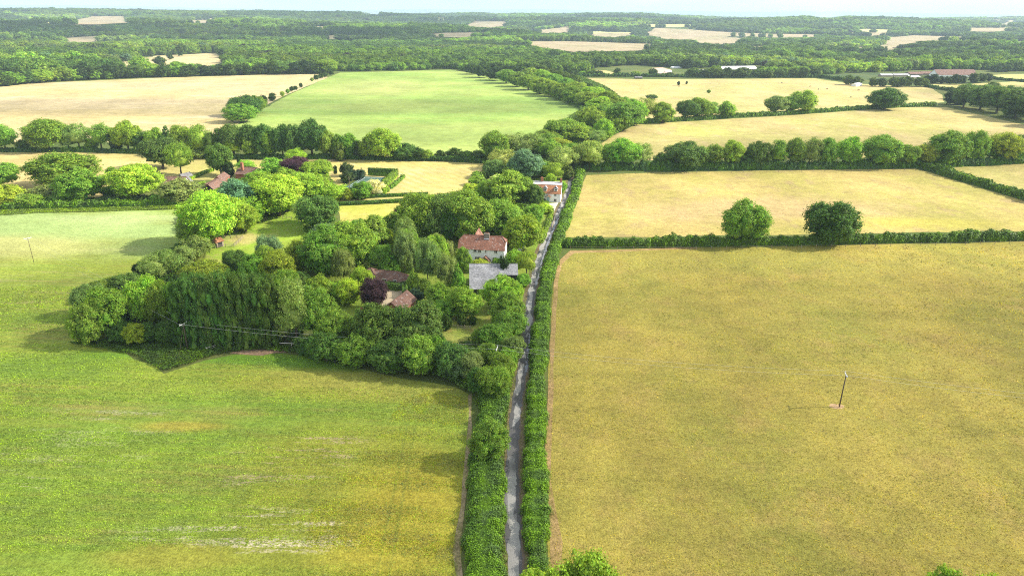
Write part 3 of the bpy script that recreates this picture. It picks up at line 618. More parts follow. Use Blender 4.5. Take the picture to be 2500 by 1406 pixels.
spec('', 1813, 597, 104, 491, 'o', 'M', 'broad bright green oak in the hedge, the lone one nearer the lane')
spec('', 2025, 594, 120, 491, 'o', 'D', 'broad dark green oak in the hedge, the lone one farther from the lane')
def along(grp, pts, n, wr, hr, kinds, tints, seed, off=0):
    r = random.Random(seed); P = np.array(pts, float)
    for i in range(n):
        t = (i + r.uniform(-.25, .25)) / (n - 1) * (len(P) - 1); t = min(max(t, 0), len(P) - 1.001); k = int(t)
        p = P[k] + (P[k + 1] - P[k]) * (t - k)
        wd = r.uniform(*wr); spec(grp, p[0], p[1] + off + r.uniform(-1, 1), wd, p[1] + off - r.uniform(*hr), r.choice(kinds), r.choice(tints))
along('the hedgerow above cream stubble', [(-20, 214), (60, 204), (250, 192), (450, 187), (640, 183), (800, 180)], 30, (32, 52), (24, 38), 'oror', 'DMMMGD', 1)
along('the hedge above the cattle', [(1690, 190), (1800, 190), (1990, 190)], 14, (22, 40), (14, 26), 'rro', 'MMGL', 2)
along('the screen by far barns', [(2070, 208), (2180, 213), (2255, 211)], 9, (22, 30), (20, 27), 'r', 'GML', 3)
along('the screen by far barns', [(2262, 204), (2330, 206), (2410, 200)], 9, (20, 28), (18, 25), 'r', 'DMD', 4)
along('the small plots', [(1400, 185), (1450, 186), (1560, 186), (1690, 190)], 9, (14, 26), (10, 20), 'rb', 'MGM', 5)

SPECS_T = [s for s in SPECS if s['k'] != 'b']; SPECS_B = [s for s in SPECS if s['k'] == 'b']
SPECS_T.sort(key=lambda s: -s['px'])
LIMIT = 296
INDIV, REST = SPECS_T[:LIMIT], SPECS_T[LIMIT:]
ORD = ['', 'first', 'second', 'third', 'fourth', 'fifth', 'sixth', 'seventh', 'eighth', 'ninth', 'tenth', 'eleventh', 'twelfth', 'thirteenth', 'fourteenth', 'fifteenth', 'sixteenth', 'seventeenth', 'eighteenth', 'nineteenth', 'twentieth']
TENS = {2: 'twenty', 3: 'thirty', 4: 'forty', 5: 'fifty', 6: 'sixty'}; TENTH = {2: 'twentieth', 3: 'thirtieth', 4: 'fortieth', 5: 'fiftieth', 6: 'sixtieth'}
def ordinal(n):
    if n <= 20: return ORD[n]
    return TENTH[n // 10] if n % 10 == 0 else TENS[n // 10] + '-' + ORD[n % 10]
def assign_labels(lst, noun):
    by = {}
    for s in lst: by.setdefault((s['g'], s['t'], KIND[s['k']][1]), []).append(s)
    for (g, t, kd), ss in by.items():
        ss.sort(key=lambda s: abs(s['sx'] - 1320))
        for i, s in enumerate(ss):
            nm = 'shrub' if noun == 'shrub' else 'tree'
            base = f'{TINT[t][1]} {kd} {nm}'
            s['label'] = s['label'] or (f'the only {base} in {g}' if len(ss) == 1 else f'{base}, {ordinal(i + 1)} from the lane in {g}')
assign_labels(INDIV, 'tree'); assign_labels(SPECS_B, 'shrub')
cnt = 0
def plant(s):
    global cnt
    key, kd, nm = KIND[s['k']]
    if s['px'] < 2300 and key in ('oak', 'round'): key = 'mid'
    pr = PROTO[key]; me = pr[cnt % len(pr)]; cnt += 1
    base, _ = TINT[s['t']]
    if s['W'] < .01: return
    c = np.array(base) * (1.16, 1.02, 1) * TB * 1.2 * rng.uniform(.86, 1.16) * np.array([rng.uniform(.85, 1.18), 1, rng.uniform(.85, 1.15)])
    rz = rng.uniform(0, 6.28)
    wv = rng.uniform(.92, 1.08)
    if s['k'] == 'b':
        o = bpy.data.objects.new('shrub', me); COL.objects.link(o)
        o.location = (s['x'], s['y'], s['z'] - .05); o.rotation_euler = (0, 0, rz); o.scale = (s['W'] * wv, s['W'] / wv, s['H']); o.color = (*c, 1)
        tag(o, s['label'], 'shrub', 'shrubs of ' + s['g'] if s['g'] else None); return
    rt = empty(nm, (s['x'], s['y'], s['z'] - .05), rz, (s['W'] * wv, s['W'] / wv, s['H']))
    tag(rt, s['label'], 'tree', 'trees of ' + s['g'] if s['g'] else None)
    o = bpy.data.objects.new('crown', me); COL.objects.link(o); o.parent = rt; o.color = (*c, 1)
    tk = bpy.data.objects.new('trunk', TRUNK_THIN if s['k'] in 'wck' else TRUNKS[cnt % 3]); COL.objects.link(tk); tk.parent = rt
    return rt
for s in INDIV: plant(s)
for s in SPECS_B: plant(s)

# ------------------------------------------------------------------ distant woodland: one mass of trees beyond the countable ones
def wood_points():
    P = []
    r0 = 700.0
    while r0 < 7600:
        s_ = 12.5 + max(r0 - 1000, 0) * .0022
        r1 = r0 + s_; n = int(1.62 * r0 / s_)
        a = (np.arange(n) + rng.uniform(-.45, .45, n)) / n * 1.62 + (math.pi / 2 - .81)
        rr = r0 + rng.uniform(0, s_, n)
        P.append(np.stack([rr * np.cos(a), rr * np.sin(a), np.full(n, s_)], 1)); r0 = r1 * .999
    return np.concatenate(P)
WP = wood_points()
KEEP = np.zeros(len(WP), bool)
WOODS = [[(-700, 210), (-20, 212), (60, 203), (400, 188), (800, 178), (830, 176), (960, 173), (1100, 169), (1190, 183), (1400, 180), (1690, 188), (1990, 188), (2070, 170), (2420, 176), (3100, 172), (3100, 40), (1250, 33), (-700, 15)]]
near = np.array([G(*p) for p in [(-700, 212), (-20, 212), (60, 203), (400, 188), (800, 178), (830, 176), (960, 173), (1100, 169), (1200, 184), (1400, 181), (1690, 187), (1990, 187), (2070, 178), (2420, 178), (3200, 170)]])
# everything beyond the near boundary curve is wooded unless a field lies there
angp = np.arctan2(near[:, 0], near[:, 1]); rp = np.hypot(near[:, 0], near[:, 1]); od = np.argsort(angp)
wa = np.arctan2(WP[:, 0], WP[:, 1]); wr = np.hypot(WP[:, 0], WP[:, 1])
KEEP = wr > np.interp(wa, angp[od], rp[od])
for pl in OPEN: KEEP &= ~inside(pl, WP[:, 0], WP[:, 1])
CLEAR = [[(1430, 168), (1560, 160), (1700, 170), (1700, 186), (1450, 186)], [(1690, 168), (1860, 160), (1870, 178), (1700, 182)], [(2130, 180), (2230, 172), (2420, 172), (2420, 182), (2260, 190), (2110, 192)], [(2280, 160), (2420, 160), (2420, 168), (2290, 166)]]
for pl in CLEAR: KEEP &= ~inside([G(*p) for p in pl], WP[:, 0], WP[:, 1])
WP = WP[KEEP]
# a few further glades so that the woods break up into blocks
gl = np.sin(WP[:, 0] / 210 + 2) + np.sin(WP[:, 1] / 330 + WP[:, 0] / 700) + np.sin((WP[:, 0] - WP[:, 1]) / 410)
WP = WP[gl < 2.45]
nw = len(WP)
# woods fall into compartments, each with its own mix of kinds, age and height
NB = 700; br = 800 + 6800 * rng.random(NB) ** .75; ba = rng.uniform(math.pi / 2 - .85, math.pi / 2 + .85, NB); BX, BY = br * np.cos(ba), br * np.sin(ba)
wx = WP[:, 0] + 30 * np.sin(WP[:, 1] / 60); wy = (WP[:, 1] + 30 * np.sin(WP[:, 0] / 70)) * 1.0
blk = np.empty(nw, int)
for k_ in range(0, nw, 4000):
    dx_ = (wx[k_:k_ + 4000, None] - BX) * .6; dy_ = wy[k_:k_ + 4000, None] - BY; blk[k_:k_ + 4000] = np.argmin(dx_ ** 2 + dy_ ** 2, 1)
pal = np.array([TINT[k][0] for k in 'DDMMGGLOYB'])
mean_ = rng.choice([0, 1, 2, 3, 4, 5, 7], NB, p=[.2, .2, .2, .15, .1, .08, .07]); btone = rng.uniform(.6, 1.35, NB); bh = rng.uniform(.72, 1.25, NB); bw = rng.uniform(.85, 1.3, NB)
pidx = np.clip(mean_[blk] + rng.normal(size=nw) * 1.3 + .5, 0, 9.99).astype(int)
tint = pal[pidx] * (1.14, 1.02, 1) * TB * 1.0 * (btone[blk] * rng.uniform(.78, 1.22, nw))[:, None]
tint[rng.random(nw) < .006] = np.array(TINT['P'][0]) * 1.5
vr = np.exp(rng.normal(size=nw) * .2) * bw[blk]
Wd = WP[:, 2] * 1.25 * vr; Hh = np.clip((9.5 + WP[:, 2] * .26) * bh[blk] * vr ** .6 + rng.normal(size=nw) * 1.2, 6, 27)
pos = np.stack([WP[:, 0], WP[:, 1], terr(WP[:, 0], WP[:, 1]) - .4], 1)
# glades: no tree stands where its crown would hide a field that lies open to view
v_ = pos + np.stack([0 * Hh, 0 * Hh, Hh * .9 - CAM_H], 1); zc = v_ @ Fw; tx_ = 1250 + FPX * (v_ @ RtC) / zc; ty_ = 703 - FPX * (v_ @ UpC) / zc
ok = np.ones(nw, bool)
jx, jy = rng.normal(size=nw) * 2.2, rng.normal(size=nw) * .9
for pp in FARPX: ok &= ~inside(pp, tx_ + jx, ty_ + jy)
# nor in front of the far farm buildings
fy_ = np.hypot(pos[:, 0], pos[:, 1])
for (xa, xb, yt, yb, yg) in ((1752, 1856, 150, 172, 176), (1698, 1745, 160, 176, 178), (1584, 1645, 158, 178, 180), (2148, 2225, 168, 188, 188), (2220, 2390, 160, 188, 190)):
    ok &= ~((tx_ > xa) & (tx_ < xb) & (ty_ > yt) & (ty_ < yb) & (fy_ < np.hypot(*G((xa + xb) / 2, yg)) + 12))
pos, Wd, Hh, tint = pos[ok], Wd[ok], Hh[ok], tint[ok]
if REST:
    pos = np.concatenate([pos, [[s['x'], s['y'], s['z'] - .05] for s in REST]]); Wd = np.concatenate([Wd, [s['W'] for s in REST]]); Hh = np.concatenate([Hh, [s['H'] for s in REST]])
    tint = np.concatenate([tint, [TINT[s['t']][0] for s in REST]])
nw = len(pos)
print('woodland trees', nw, 'individual', len(INDIV), 'shrubs', len(SPECS_B), 'rest', len(REST))
wm = bpy.data.meshes.new('woodland'); wm.vertices.add(nw); wm.vertices.foreach_set('co', pos.astype(np.float32).ravel())
def attr(me, name, ty, data):
    a = me.attributes.new(name, ty, 'POINT')
    a.data.foreach_set({'FLOAT': 'value', 'FLOAT_VECTOR': 'vector', 'FLOAT_COLOR': 'color', 'INT': 'value'}[ty], np.ascontiguousarray(data).ravel())
attr(wm, 'tint', 'FLOAT_COLOR', np.concatenate([tint, np.ones((nw, 1))], 1).astype(np.float32))
attr(wm, 'tint_on', 'FLOAT', np.ones(nw, np.float32))
attr(wm, 'sc', 'FLOAT_VECTOR', np.stack([Wd, Wd, Hh], 1).astype(np.float32))
attr(wm, 'rz', 'FLOAT_VECTOR', np.stack([np.zeros(nw), np.zeros(nw), rng.uniform(0, 6.28, nw)], 1).astype(np.float32))
attr(wm, 'pick', 'INT', rng.integers(0, 4, nw).astype(np.int32))
wo = link('woodland', wm); tag(wo, 'broad woods of deciduous trees rolling away to the horizon', 'woodland', None, 'stuff')
ng = bpy.data.node_groups.new('woodland', 'GeometryNodeTree')
ng.interface.new_socket('Geometry', in_out='INPUT', socket_type='NodeSocketGeometry'); ng.interface.new_socket('Geometry', in_out='OUTPUT', socket_type='NodeSocketGeometry')
gi = ng.nodes.new('NodeGroupInput'); go = ng.nodes.new('NodeGroupOutput'); iop = ng.nodes.new('GeometryNodeInstanceOnPoints'); jn = ng.nodes.new('GeometryNodeJoinGeometry')
srcs = []
for me in PROTO['mid']:
    o = next((o for o in COL.objects if o.data == me), None)
    if o: srcs.append(o)
for o in srcs:
    oi = ng.nodes.new('GeometryNodeObjectInfo'); oi.transform_space = 'ORIGINAL'; oi.inputs['Object'].default_value = o; oi.inputs['As Instance'].default_value = True
    ng.links.new(oi.outputs['Geometry'], jn.inputs[0])
def named(nm, ty):
    a = ng.nodes.new('GeometryNodeInputNamedAttribute'); a.data_type = ty; a.inputs['Name'].default_value = nm; return a.outputs['Attribute']
ng.links.new(gi.outputs[0], iop.inputs['Points']); ng.links.new(jn.outputs[0], iop.inputs['Instance']); iop.inputs['Pick Instance'].default_value = True
ng.links.new(named('pick', 'INT'), iop.inputs['Instance Index']); ng.links.new(named('rz', 'FLOAT_VECTOR'), iop.inputs['Rotation']); ng.links.new(named('sc', 'FLOAT_VECTOR'), iop.inputs['Scale'])
ng.links.new(iop.outputs[0], go.inputs[0])
wo.modifiers.new('scatter', 'NODES').node_group = ng


# ------------------------------------------------------------------ hedges and ground cover
def hedge_mat(name):
    q = NT(name, .6, .25)
    oi = q.n('ObjectInfo'); geo = q.n('NewGeometry'); rv = geo.outputs['Random Per Island']
    n1 = q.noise(q.coord(), .13, 3, .6); n2 = q.noise(q.coord((1, 1, 1), 0, (40, 3, 0)), .3, 3, .6)
    c = q.mix(q.ramp(n1, .43, .55, 0, .9), oi.outputs['Color'], q.mix(1.0, oi.outputs['Color'], (1.5, 1.45, .55), 'MULTIPLY'))
    c = q.mix(q.ramp(n2, .48, .62, 0, .8), c, q.mix(1.0, oi.outputs['Color'], (.95, .85, 1.9), 'MULTIPLY'))
    v2 = q.n('Math', operation='FRACT'); q.l(q.math('MULTIPLY', rv, 17.31), v2.inputs[0])
    c = q.mix(1.0, c, q.grey(q.ramp(v2.outputs[0], 0, 1, .5, 1.5)), 'MULTIPLY')
    q.l(c, q.p.inputs['Base Color']); tr = q.n('BsdfTranslucent'); q.l(q.mix(1.0, c, (1.3, 1.2, .6), 'MULTIPLY'), tr.inputs['Color'])
    ms = q.n('MixShader'); ms.inputs[0].default_value = .3
    q.l(q.p.outputs[0], ms.inputs[1]); q.l(tr.outputs[0], ms.inputs[2]); q.l(ms.outputs[0], q.t.nodes['Material Output'].inputs['Surface'])
    return q.m
M_HEDGE = hedge_mat('hedge_foliage')
def wav(s, seed, sc=1.0):
    r = np.random.default_rng(seed); o = np.zeros_like(s)
    for k in (.9, .43, .21, .11, 2.1): o += np.sin(s * k * sc + r.uniform(0, 6)) * r.uniform(.5, 1)
    return o / 2.6
def hedge(px, wd, ht, tint, label, px_size=1.0, box=False, name='hedge', world=None, rough=.42, cover=1.5, exp=.55, mult=1.0, group=None):
    p = np.array([G(*q_) for q_ in px]) if world is None else np.array(world, float)
    s = np.concatenate([[0], np.cumsum(np.linalg.norm(np.diff(p, axis=0), axis=1))]); L = s[-1]
    if len(p) > 2 and not box:
        ss = np.linspace(0, L, max(8, int(L / 4))); p = np.stack([np.interp(ss, s, p[:, 0]), np.interp(ss, s, p[:, 1])], 1)
        for _ in range(3): p[1:-1] = (p[:-2] + 2 * p[1:-1] + p[2:]) / 4
        s = ss
    sd = abs(hash((round(p[0, 0], 1), round(p[0, 1], 1)))) % 9999
    mid = p[len(p) // 2]; dist = max(60, min(np.hypot(p[:, 0], p[:, 1])))
    exp = .28 if box else exp
    # sampling: leaf size grows with distance from the camera so that detail stays about a pixel
    NS = 400; gs = np.linspace(0, L, NS); gxx = np.interp(gs, s, p[:, 0]); gyy = np.interp(gs, s, p[:, 1])
    dd = np.hypot(np.hypot(gxx, gyy), CAM_H); lsz = np.clip(dd * .0011, .12, 1.2) * px_size
    girth = wd + 2 * ht; dens = cover * girth / (1.24 * lsz ** 2); n = int(np.sum(dens) * (gs[1] - gs[0])); n = min(n, 130000)
    cdf = np.cumsum(dens); cdf /= cdf[-1]; u = np.interp(rng.random(n), cdf, gs)
    th = rng.uniform(-.04, math.pi + .04, n); ct, st = np.cos(th), np.abs(np.sin(th))
    def prof(u, ct, st, k=1.0):
        jw = 1 + (0 if box else rough * wav(u, sd)); jh = 1 + (0 if box else rough * wav(u, sd + 1))
        loc = (0 if box else .12 * wd * wav(u * .6, sd + 2)); lump = 0 if box else .10 * np.sin(u * 2.1 + ct * 3) * np.sin(u * 1.3 + 4 * ct + 1)
        a = np.sign(ct) * np.abs(ct) ** exp * (wd / 2) * jw * (1 + lump) * k + loc; z = st ** exp * ht * jh * (1 + lump * .7) * k
        endt = np.clip(np.minimum(u, L - u) / (.5 * wd + .01), 0, 1) ** .4 if not box else 1.0
        return a * endt, z * endt
    a, z = prof(u, ct, st)
    x = np.interp(u, s, p[:, 0]); y = np.interp(u, s, p[:, 1])
    tx = np.interp(np.minimum(u + .5, L), s, p[:, 0]) - np.interp(np.maximum(u - .5, 0), s, p[:, 0]); ty = np.interp(np.minimum(u + .5, L), s, p[:, 1]) - np.interp(np.maximum(u - .5, 0), s, p[:, 1])
    tl = np.hypot(tx, ty) + 1e-9; nx, ny = -ty / tl, tx / tl
    N = np.stack([nx * ct, ny * ct, st + .15], 1)
    P = np.stack([x + nx * a, y + ny * a, z], 1) + (rng.normal(size=(n, 3)) * (.03 if box else .09))
    P[:, 2] = np.maximum(P[:, 2], .03) + terr(P[:, 0], P[:, 1])
    P[:, 2] += 0
    N = nrm(nrm(N) + rng.normal(size=N.shape) * (.25 if box else .5))
    P += (0 if box else 1) * nrm(N) * (rng.random((n, 1)) ** 4) * .55
    lz = np.interp(u, gs, lsz) * rng.uniform(.7, 1.35, n)
    V = quads(P, N, lz, .6, np.array([[0, 0, 1.0]])); F = np.arange(n * 4).reshape(-1, 4)
    # heart
    m = max(2, int(L / (1.0 if not box else 3)) + 1); uu = np.linspace(0, L, m); ths = np.linspace(0, math.pi, 9)
    U2, T2 = np.meshgrid(uu, ths, indexing='ij'); a2, z2 = prof(U2.ravel(), np.cos(T2.ravel()), np.sin(T2.ravel()), .9)
    U2 = U2.ravel(); x = np.interp(U2, s, p[:, 0]); y = np.interp(U2, s, p[:, 1])
    tx = np.interp(np.minimum(U2 + .5, L), s, p[:, 0]) - np.interp(np.maximum(U2 - .5, 0), s, p[:, 0]); ty = np.interp(np.minimum(U2 + .5, L), s, p[:, 1]) - np.interp(np.maximum(U2 - .5, 0), s, p[:, 1])
    tl = np.hypot(tx, ty) + 1e-9; gx2 = x - ty / tl * a2; gy2 = y + tx / tl * a2
    V2 = np.stack([gx2, gy2, z2 + terr(gx2, gy2)], 1)
    i, j = np.meshgrid(np.arange(m - 1), np.arange(8), indexing='ij'); i = i.ravel(); j = j.ravel()
    F2 = np.stack([i * 9 + j, i * 9 + j + 1, (i + 1) * 9 + j + 1, (i + 1) * 9 + j], 1) + len(V)
    V = np.concatenate([V, V2]); F = np.concatenate([F, F2])
    for e in (0, (m - 1) * 9):
        b0 = len(V) - len(V2) + e
        F = np.concatenate([F, [[b0, b0 + 1, b0 + 7, b0 + 8], [b0 + 1, b0 + 2, b0 + 6, b0 + 7], [b0 + 2, b0 + 3, b0 + 5, b0 + 6]]])
    o = link(name, np_mesh(name, V, F, M_HEDGE)); o.color = (*(np.array(TINT[tint][0]) * 2.0 * mult), 1)
    return tag(o, label, 'hedge', group)
LRP = [(1322, 1700), (1318, 1406), (1313, 1300), (1309, 1200), (1304, 1100), (1306, 1000), (1310, 950), (1313, 900), (1317, 850), (1321, 800), (1327, 750), (1332, 700), (1341, 650), (1357, 610), (1368, 575), (1381, 540), (1394, 505), (1406, 468), (1414, 440), (1416, 425), (1408, 405)]
hedge(LRP, 3.5, 2.2, 'G', 'long bright green roadside hedge between the lane and the dry pastures', cover=1.7, mult=.85)
hedge([(1183, 1700), (1182, 1406), (1180, 1300), (1186, 1200), (1192, 1110), (1199, 1040), (1206, 985), (1214, 950)], 5.4, 2.3, 'M', 'wide tangled roadside hedge between the lane and the green crop', cover=1.7, mult=1.05, rough=.3)
hedge([(1374, 602), (1450, 603), (1700, 601), (1900, 598), (2200, 592), (2500, 586), (3000, 576)], 3.0, 3.3, 'M', 'thick dark hedge running behind the near pasture beneath the two lone oaks', mult=.85)
hedge([(1420, 414), (1500, 415), (1700, 415), (2000, 413), (2200, 410), (2350, 406), (2500, 398), (2700, 392)], 4, 4.2, 'D', 'deep shady hedge at the foot of the hedgerow trees behind the golden field', mult=1.2)
hedge([(2245, 408), (2300, 425), (2400, 455), (2500, 487), (2700, 552)], 4.4, 3.4, 'M', 'straight dark hedge slanting off between the two golden fields', mult=.85)
hedge([(1560, 303), (1650, 297), (1790, 287), (1880, 283), (2000, 275), (2120, 266), (2285, 258)], 3.6, 3, 'M', 'low scruffy hedge below the cattle field', rough=.35)
hedge([(2258, 212), (2300, 220), (2345, 226)], 4, 3, 'D', 'short dark hedge running towards the far corner copse')
hedge([(2415, 193), (2470, 199), (2520, 203), (2600, 206)], 4, 3, 'D', 'dark hedge between the dull back pastures')
hedge([(1410, 188), (1550, 188), (1690, 190), (1850, 190), (2000, 190), (2060, 198)], 4, 4, 'D', 'dark dense hedge at the head of the cattle field', mult=1.1)
hedge([(-60, 513), (100, 508), (180, 506), (300, 504), (400, 500), (440, 498)], 3.6, 2.6, 'M', 'rounded green hedge along the top of the crop field', rough=.3)
hedge([(-60, 492), (100, 495), (240, 493), (420, 488), (450, 490)], 3.4, 2.2, 'O', 'rough hedge behind the rounded hedge of the manor garden', rough=.35)
hedge([(238, 448), (262, 438), (290, 430)], 2.4, 1.6, 'L', 'short pale hedge curving beside the large oak')
hedge([(950, 391), (1060, 393), (1180, 398)], 3.4, 2.6, 'D', 'dark hedge at the foot of the green field', rough=.3)
hedge([(0, 371), (200, 371), (370, 376), (500, 387), (620, 388), (820, 388), (960, 392)], 3, 2.4, 'D', 'shadowy hedge at the foot of the old tree row', rough=.35)
hedge([(812, 503), (900, 499), (1010, 493)], 1.5, 1.7, 'D', 'neat clipped hedge along the small paddock', box=True, mult=1.2)
hedge([(850, 487), (950, 481), (1045, 477)], 1.4, 1.5, 'D', 'neat clipped hedge along the cut hay', box=True, mult=1.2)
hedge([(900, 428), (972, 431)], 1.7, 3.9, 'M', 'tall square clipped hedge across the head of the tennis court', box=True)
hedge([(967, 431), (938, 458)], 2.6, 3.5, 'L', 'tall square clipped hedge down the side of the tennis court', box=True, mult=.8)
hedge([(986, 433), (955, 462)], 1.6, 1.6, 'G', 'lower clipped hedge outside the tennis court hedge')
hedge([(946, 704), (968, 709), (1000, 705), (1010, 698)], 1.8, 2.4, 'G', 'square clipped hedge edging the gravel drive', box=True, mult=.8)
hedge([(988, 708), (990, 728)], 1.6, 2.4, 'M', 'clipped hedge beside the small tiled garage', box=True)
hedge([(1320, 595), (1340, 545), (1348, 515)], 1.6, 1.3, 'Y', 'low yellowish hedge between the verge and the lane')
hedge([(1180, 470), (1168, 446), (1178, 430)], 4, 2.6, 'L', 'pale billowing hedge at the edge of the cut hay', rough=.4)
hedge([(500, 449), (478, 455)], 1.4, 1.3, 'L', 'low clipped box hedge by the hipped garage', box=True)
hedge([(462, 441), (500, 424), (520, 418)], 1.8, 1.5, 'L', 'clipped hedge slanting behind the grey roofed sheds', box=True)
hedge([(1268, 720), (1262, 700), (1262, 692)], 2.2, 1.8, 'L', 'short lime green hedge beside the barn wing', box=True)

def scrub(name, px, ht, tint, label, size=.25, cover=1.1, cat='undergrowth', lumps=1.0, mult=1.0, group=None, world=None):
    poly = np.array([G(*p) for p in px]) if world is None else np.asarray(world)
    mn, mx = poly.min(0), poly.max(0); area = .5 * abs(np.dot(poly[:, 0], np.roll(poly[:, 1], 1)) - np.dot(poly[:, 1], np.roll(poly[:, 0], 1)))
    n = int(min(90000, area * cover * 1.6 / (1.24 * size ** 2))); P = []
    while sum(len(q_) for q_ in P) < n:
        c_ = rng.uniform(mn, mx, (n, 2)); P.append(c_[inside(poly, c_[:, 0], c_[:, 1])])
    P = np.concatenate(P)[:n]; x, y = P[:, 0], P[:, 1]
    hgt = ht * (.45 + .55 * np.clip(.5 + .5 * np.sin(x * .9 * lumps + 1.3 * np.sin(y * .7)) * np.sin(y * 1.1 * lumps + x * .3), 0, 1)) * rng.uniform(.3, 1.0, n) ** .4
    z = hgt + terr(x, y)
    N = nrm(rng.normal(size=(n, 3)) * .6 + np.array([0, 0, 1])); V = quads(np.stack([x, y, z], 1), N, size * rng.uniform(.6, 1.4, n), .55)
    o = link(name, np_mesh(name, V, np.arange(n * 4).reshape(-1, 4), M_HEDGE)); o.color = (*(np.array(TINT[tint][0]) * 2.0 * mult), 1)
    return tag(o, label, cat, group, 'stuff')
scrub('bramble_scrub', [(165, 838), (230, 835), (320, 822), (420, 815), (520, 838), (640, 848), (745, 848), (750, 866), (640, 855), (560, 860), (500, 876), (440, 896), (400, 908), (370, 892), (330, 868), (240, 852)], .9, 'M', 'dark tangle of brambles and bracken around the power pole', .2, mult=.7)
scrub('bracken', [(-60, 520), (0, 514), (200, 510), (440, 503), (445, 511), (240, 518), (100, 521), (0, 527)], .7, 'Y', 'rusty bracken along the foot of the rounded hedge', .22, mult=.9)
scrub('verge_grass', [(1152, 968), (1235, 940), (1262, 860), (1268, 865), (1246, 960), (1236, 1050), (1228, 1200), (1230, 1300), (1240, 1406), (1244, 1640), (1226, 1640), (1222, 1300), (1222, 1200), (1232, 1050), (1225, 975), (1160, 990)], .45, 'Y', 'rank grass on the verge beside the lane', .16, mult=.8)
scrub('undergrowth', [(745, 866), (800, 880), (950, 908), (1060, 925), (1150, 962), (1240, 940), (1270, 840), (1280, 760), (1250, 740), (1200, 800), (1110, 858), (1060, 850), (900, 840), (760, 830)], 2.4, 'M', 'dense undergrowth beneath the thicket beside the crop', .33, 1.3, mult=.75, lumps=.6)
scrub('undergrowth', [(180, 835), (310, 760), (300, 700), (440, 600), (520, 600), (470, 650), (440, 690), (700, 690), (760, 700), (740, 840), (480, 836), (330, 820)], 2.2, 'D', 'shady undergrowth below the paddock grove', .36, 1.1, lumps=.6)
scrub('undergrowth', [(430, 560), (520, 590), (600, 545), (700, 520), (760, 500), (830, 470), (800, 430), (640, 430), (560, 450), (500, 480), (450, 500)], 2.2, 'G', 'leafy undergrowth of the upper manor garden', .4, 1.1, mult=.8, lumps=.6)
scrub('undergrowth', [(730, 670), (760, 620), (740, 560), (830, 560), (900, 590), (1000, 585), (1100, 590), (1280, 590), (1310, 540), (1340, 500), (1310, 470), (1180, 470), (1060, 480), (1000, 500), (930, 560), (850, 640), (800, 680)], 2.2, 'M', 'undergrowth of the groves behind the farmhouse', .4, 1.1, mult=.85, lumps=.6)
scrub('undergrowth', [(1460, 356), (1560, 302), (1540, 260), (1480, 216), (1420, 190), (1190, 181), (1130, 175), (1240, 198), (1330, 232), (1420, 270), (1370, 305), (1310, 332), (1170, 376), (1190, 440), (1380, 430)], 3.2, 'M', 'leafy undergrowth filling the belt bordering the green field', .8, 1.3, mult=.8, lumps=.3)

def sward(name, px, n, hgt, size, col, label, cat, rows=None, ypow=2.0, gate=None):
    poly = np.array([G(*p) for p in px]); mn, mx = poly.min(0), poly.max(0); P = []
    while sum(len(q_) for q_ in P) < n:
        u = rng.random(n); inv = 1 / 62 + (1 / mx[1] - 1 / 62) * u; y = 1 / inv; x = rng.uniform(mn[0], mx[0], n)
        k_ = (y > mn[1]) & inside(poly, x, y); x, y = x[k_], y[k_]
        if rows:
            v = y + x * rows[0]; vr = np.round(v / rows[1]) * rows[1] + rng.normal(size=len(v)) * rows[1] * .30 + .5 * np.sin(x / 9); y = vr - x * rows[0]
        if gate:
            g_ = np.sin(x * .045 + 2 * np.sin(y * .11)) + np.sin(y * .31 + x * .014 + 1.5 * np.sin(x * .03)) + .8 * np.sin(y * .83 + x * .03 + 2 * np.sin(x * .05)) + rng.normal(size=len(x)) * .6; k_ = g_ > gate; x, y = x[k_], y[k_]
        P.append(np.stack([x, y], 1))
    P = np.concatenate(P)[:n]; d_ = np.hypot(np.hypot(P[:, 0], P[:, 1]), CAM_H)
    z = hgt * rng.uniform(.35, 1, n); N = nrm(rng.normal(size=(n, 3)) * .75 + np.array([0, 0, .8]))
    V = quads(np.stack([P[:, 0], P[:, 1], z], 1), N, size * (d_ / 150) * rng.uniform(.6, 1.5, n), .5)
    o = link(name, np_mesh(name, V, np.arange(n * 4).reshape(-1, 4), M_HEDGE)); o.color = (*col, 1); return tag(o, label, cat, None, 'stuff')
CR = [(-420, 1560), (-300, 900), (-100, 700), (230, 700), (150, 800), (165, 850), (330, 885), (400, 915), (500, 888), (640, 868), (745, 872), (900, 910), (1060, 940), (1140, 970), (1140, 1100), (1118, 1250), (1108, 1406), (1112, 1560)]
sward('crop_plants', CR, 130000, .2, .105, (.25, .375, .045), 'low leafy green crop covering the near field', 'crop', rows=(.045, 1.6), gate=-.9)
sward('yellow_crop', [(700, 1560), (760, 1250), (900, 1100), (980, 980), (1060, 950), (1140, 975), (1138, 1100), (1116, 1250), (1106, 1406), (1110, 1560)], 36000, .2, .095, (.31, .30, .045), 'yellowing ripe patch of the crop along the lane side', 'crop', gate=-.2)
DR = [(1362, 1560), (1352, 1406), (1350, 1300), (1342, 1100), (1350, 950), (1357, 800), (1364, 690), (1374, 645), (1404, 620), (1700, 611), (2500, 598), (3000, 640), (3300, 1560)]
sward('dry_grass', DR, 110000, .16, .10, (.42, .345, .075), 'dry yellowing grass of the near pasture', 'grass')
sward('green_grass', DR, 30000, .2, .11, (.27, .30, .05), 'greener grass tufts in the near pasture', 'grass', gate=.5)

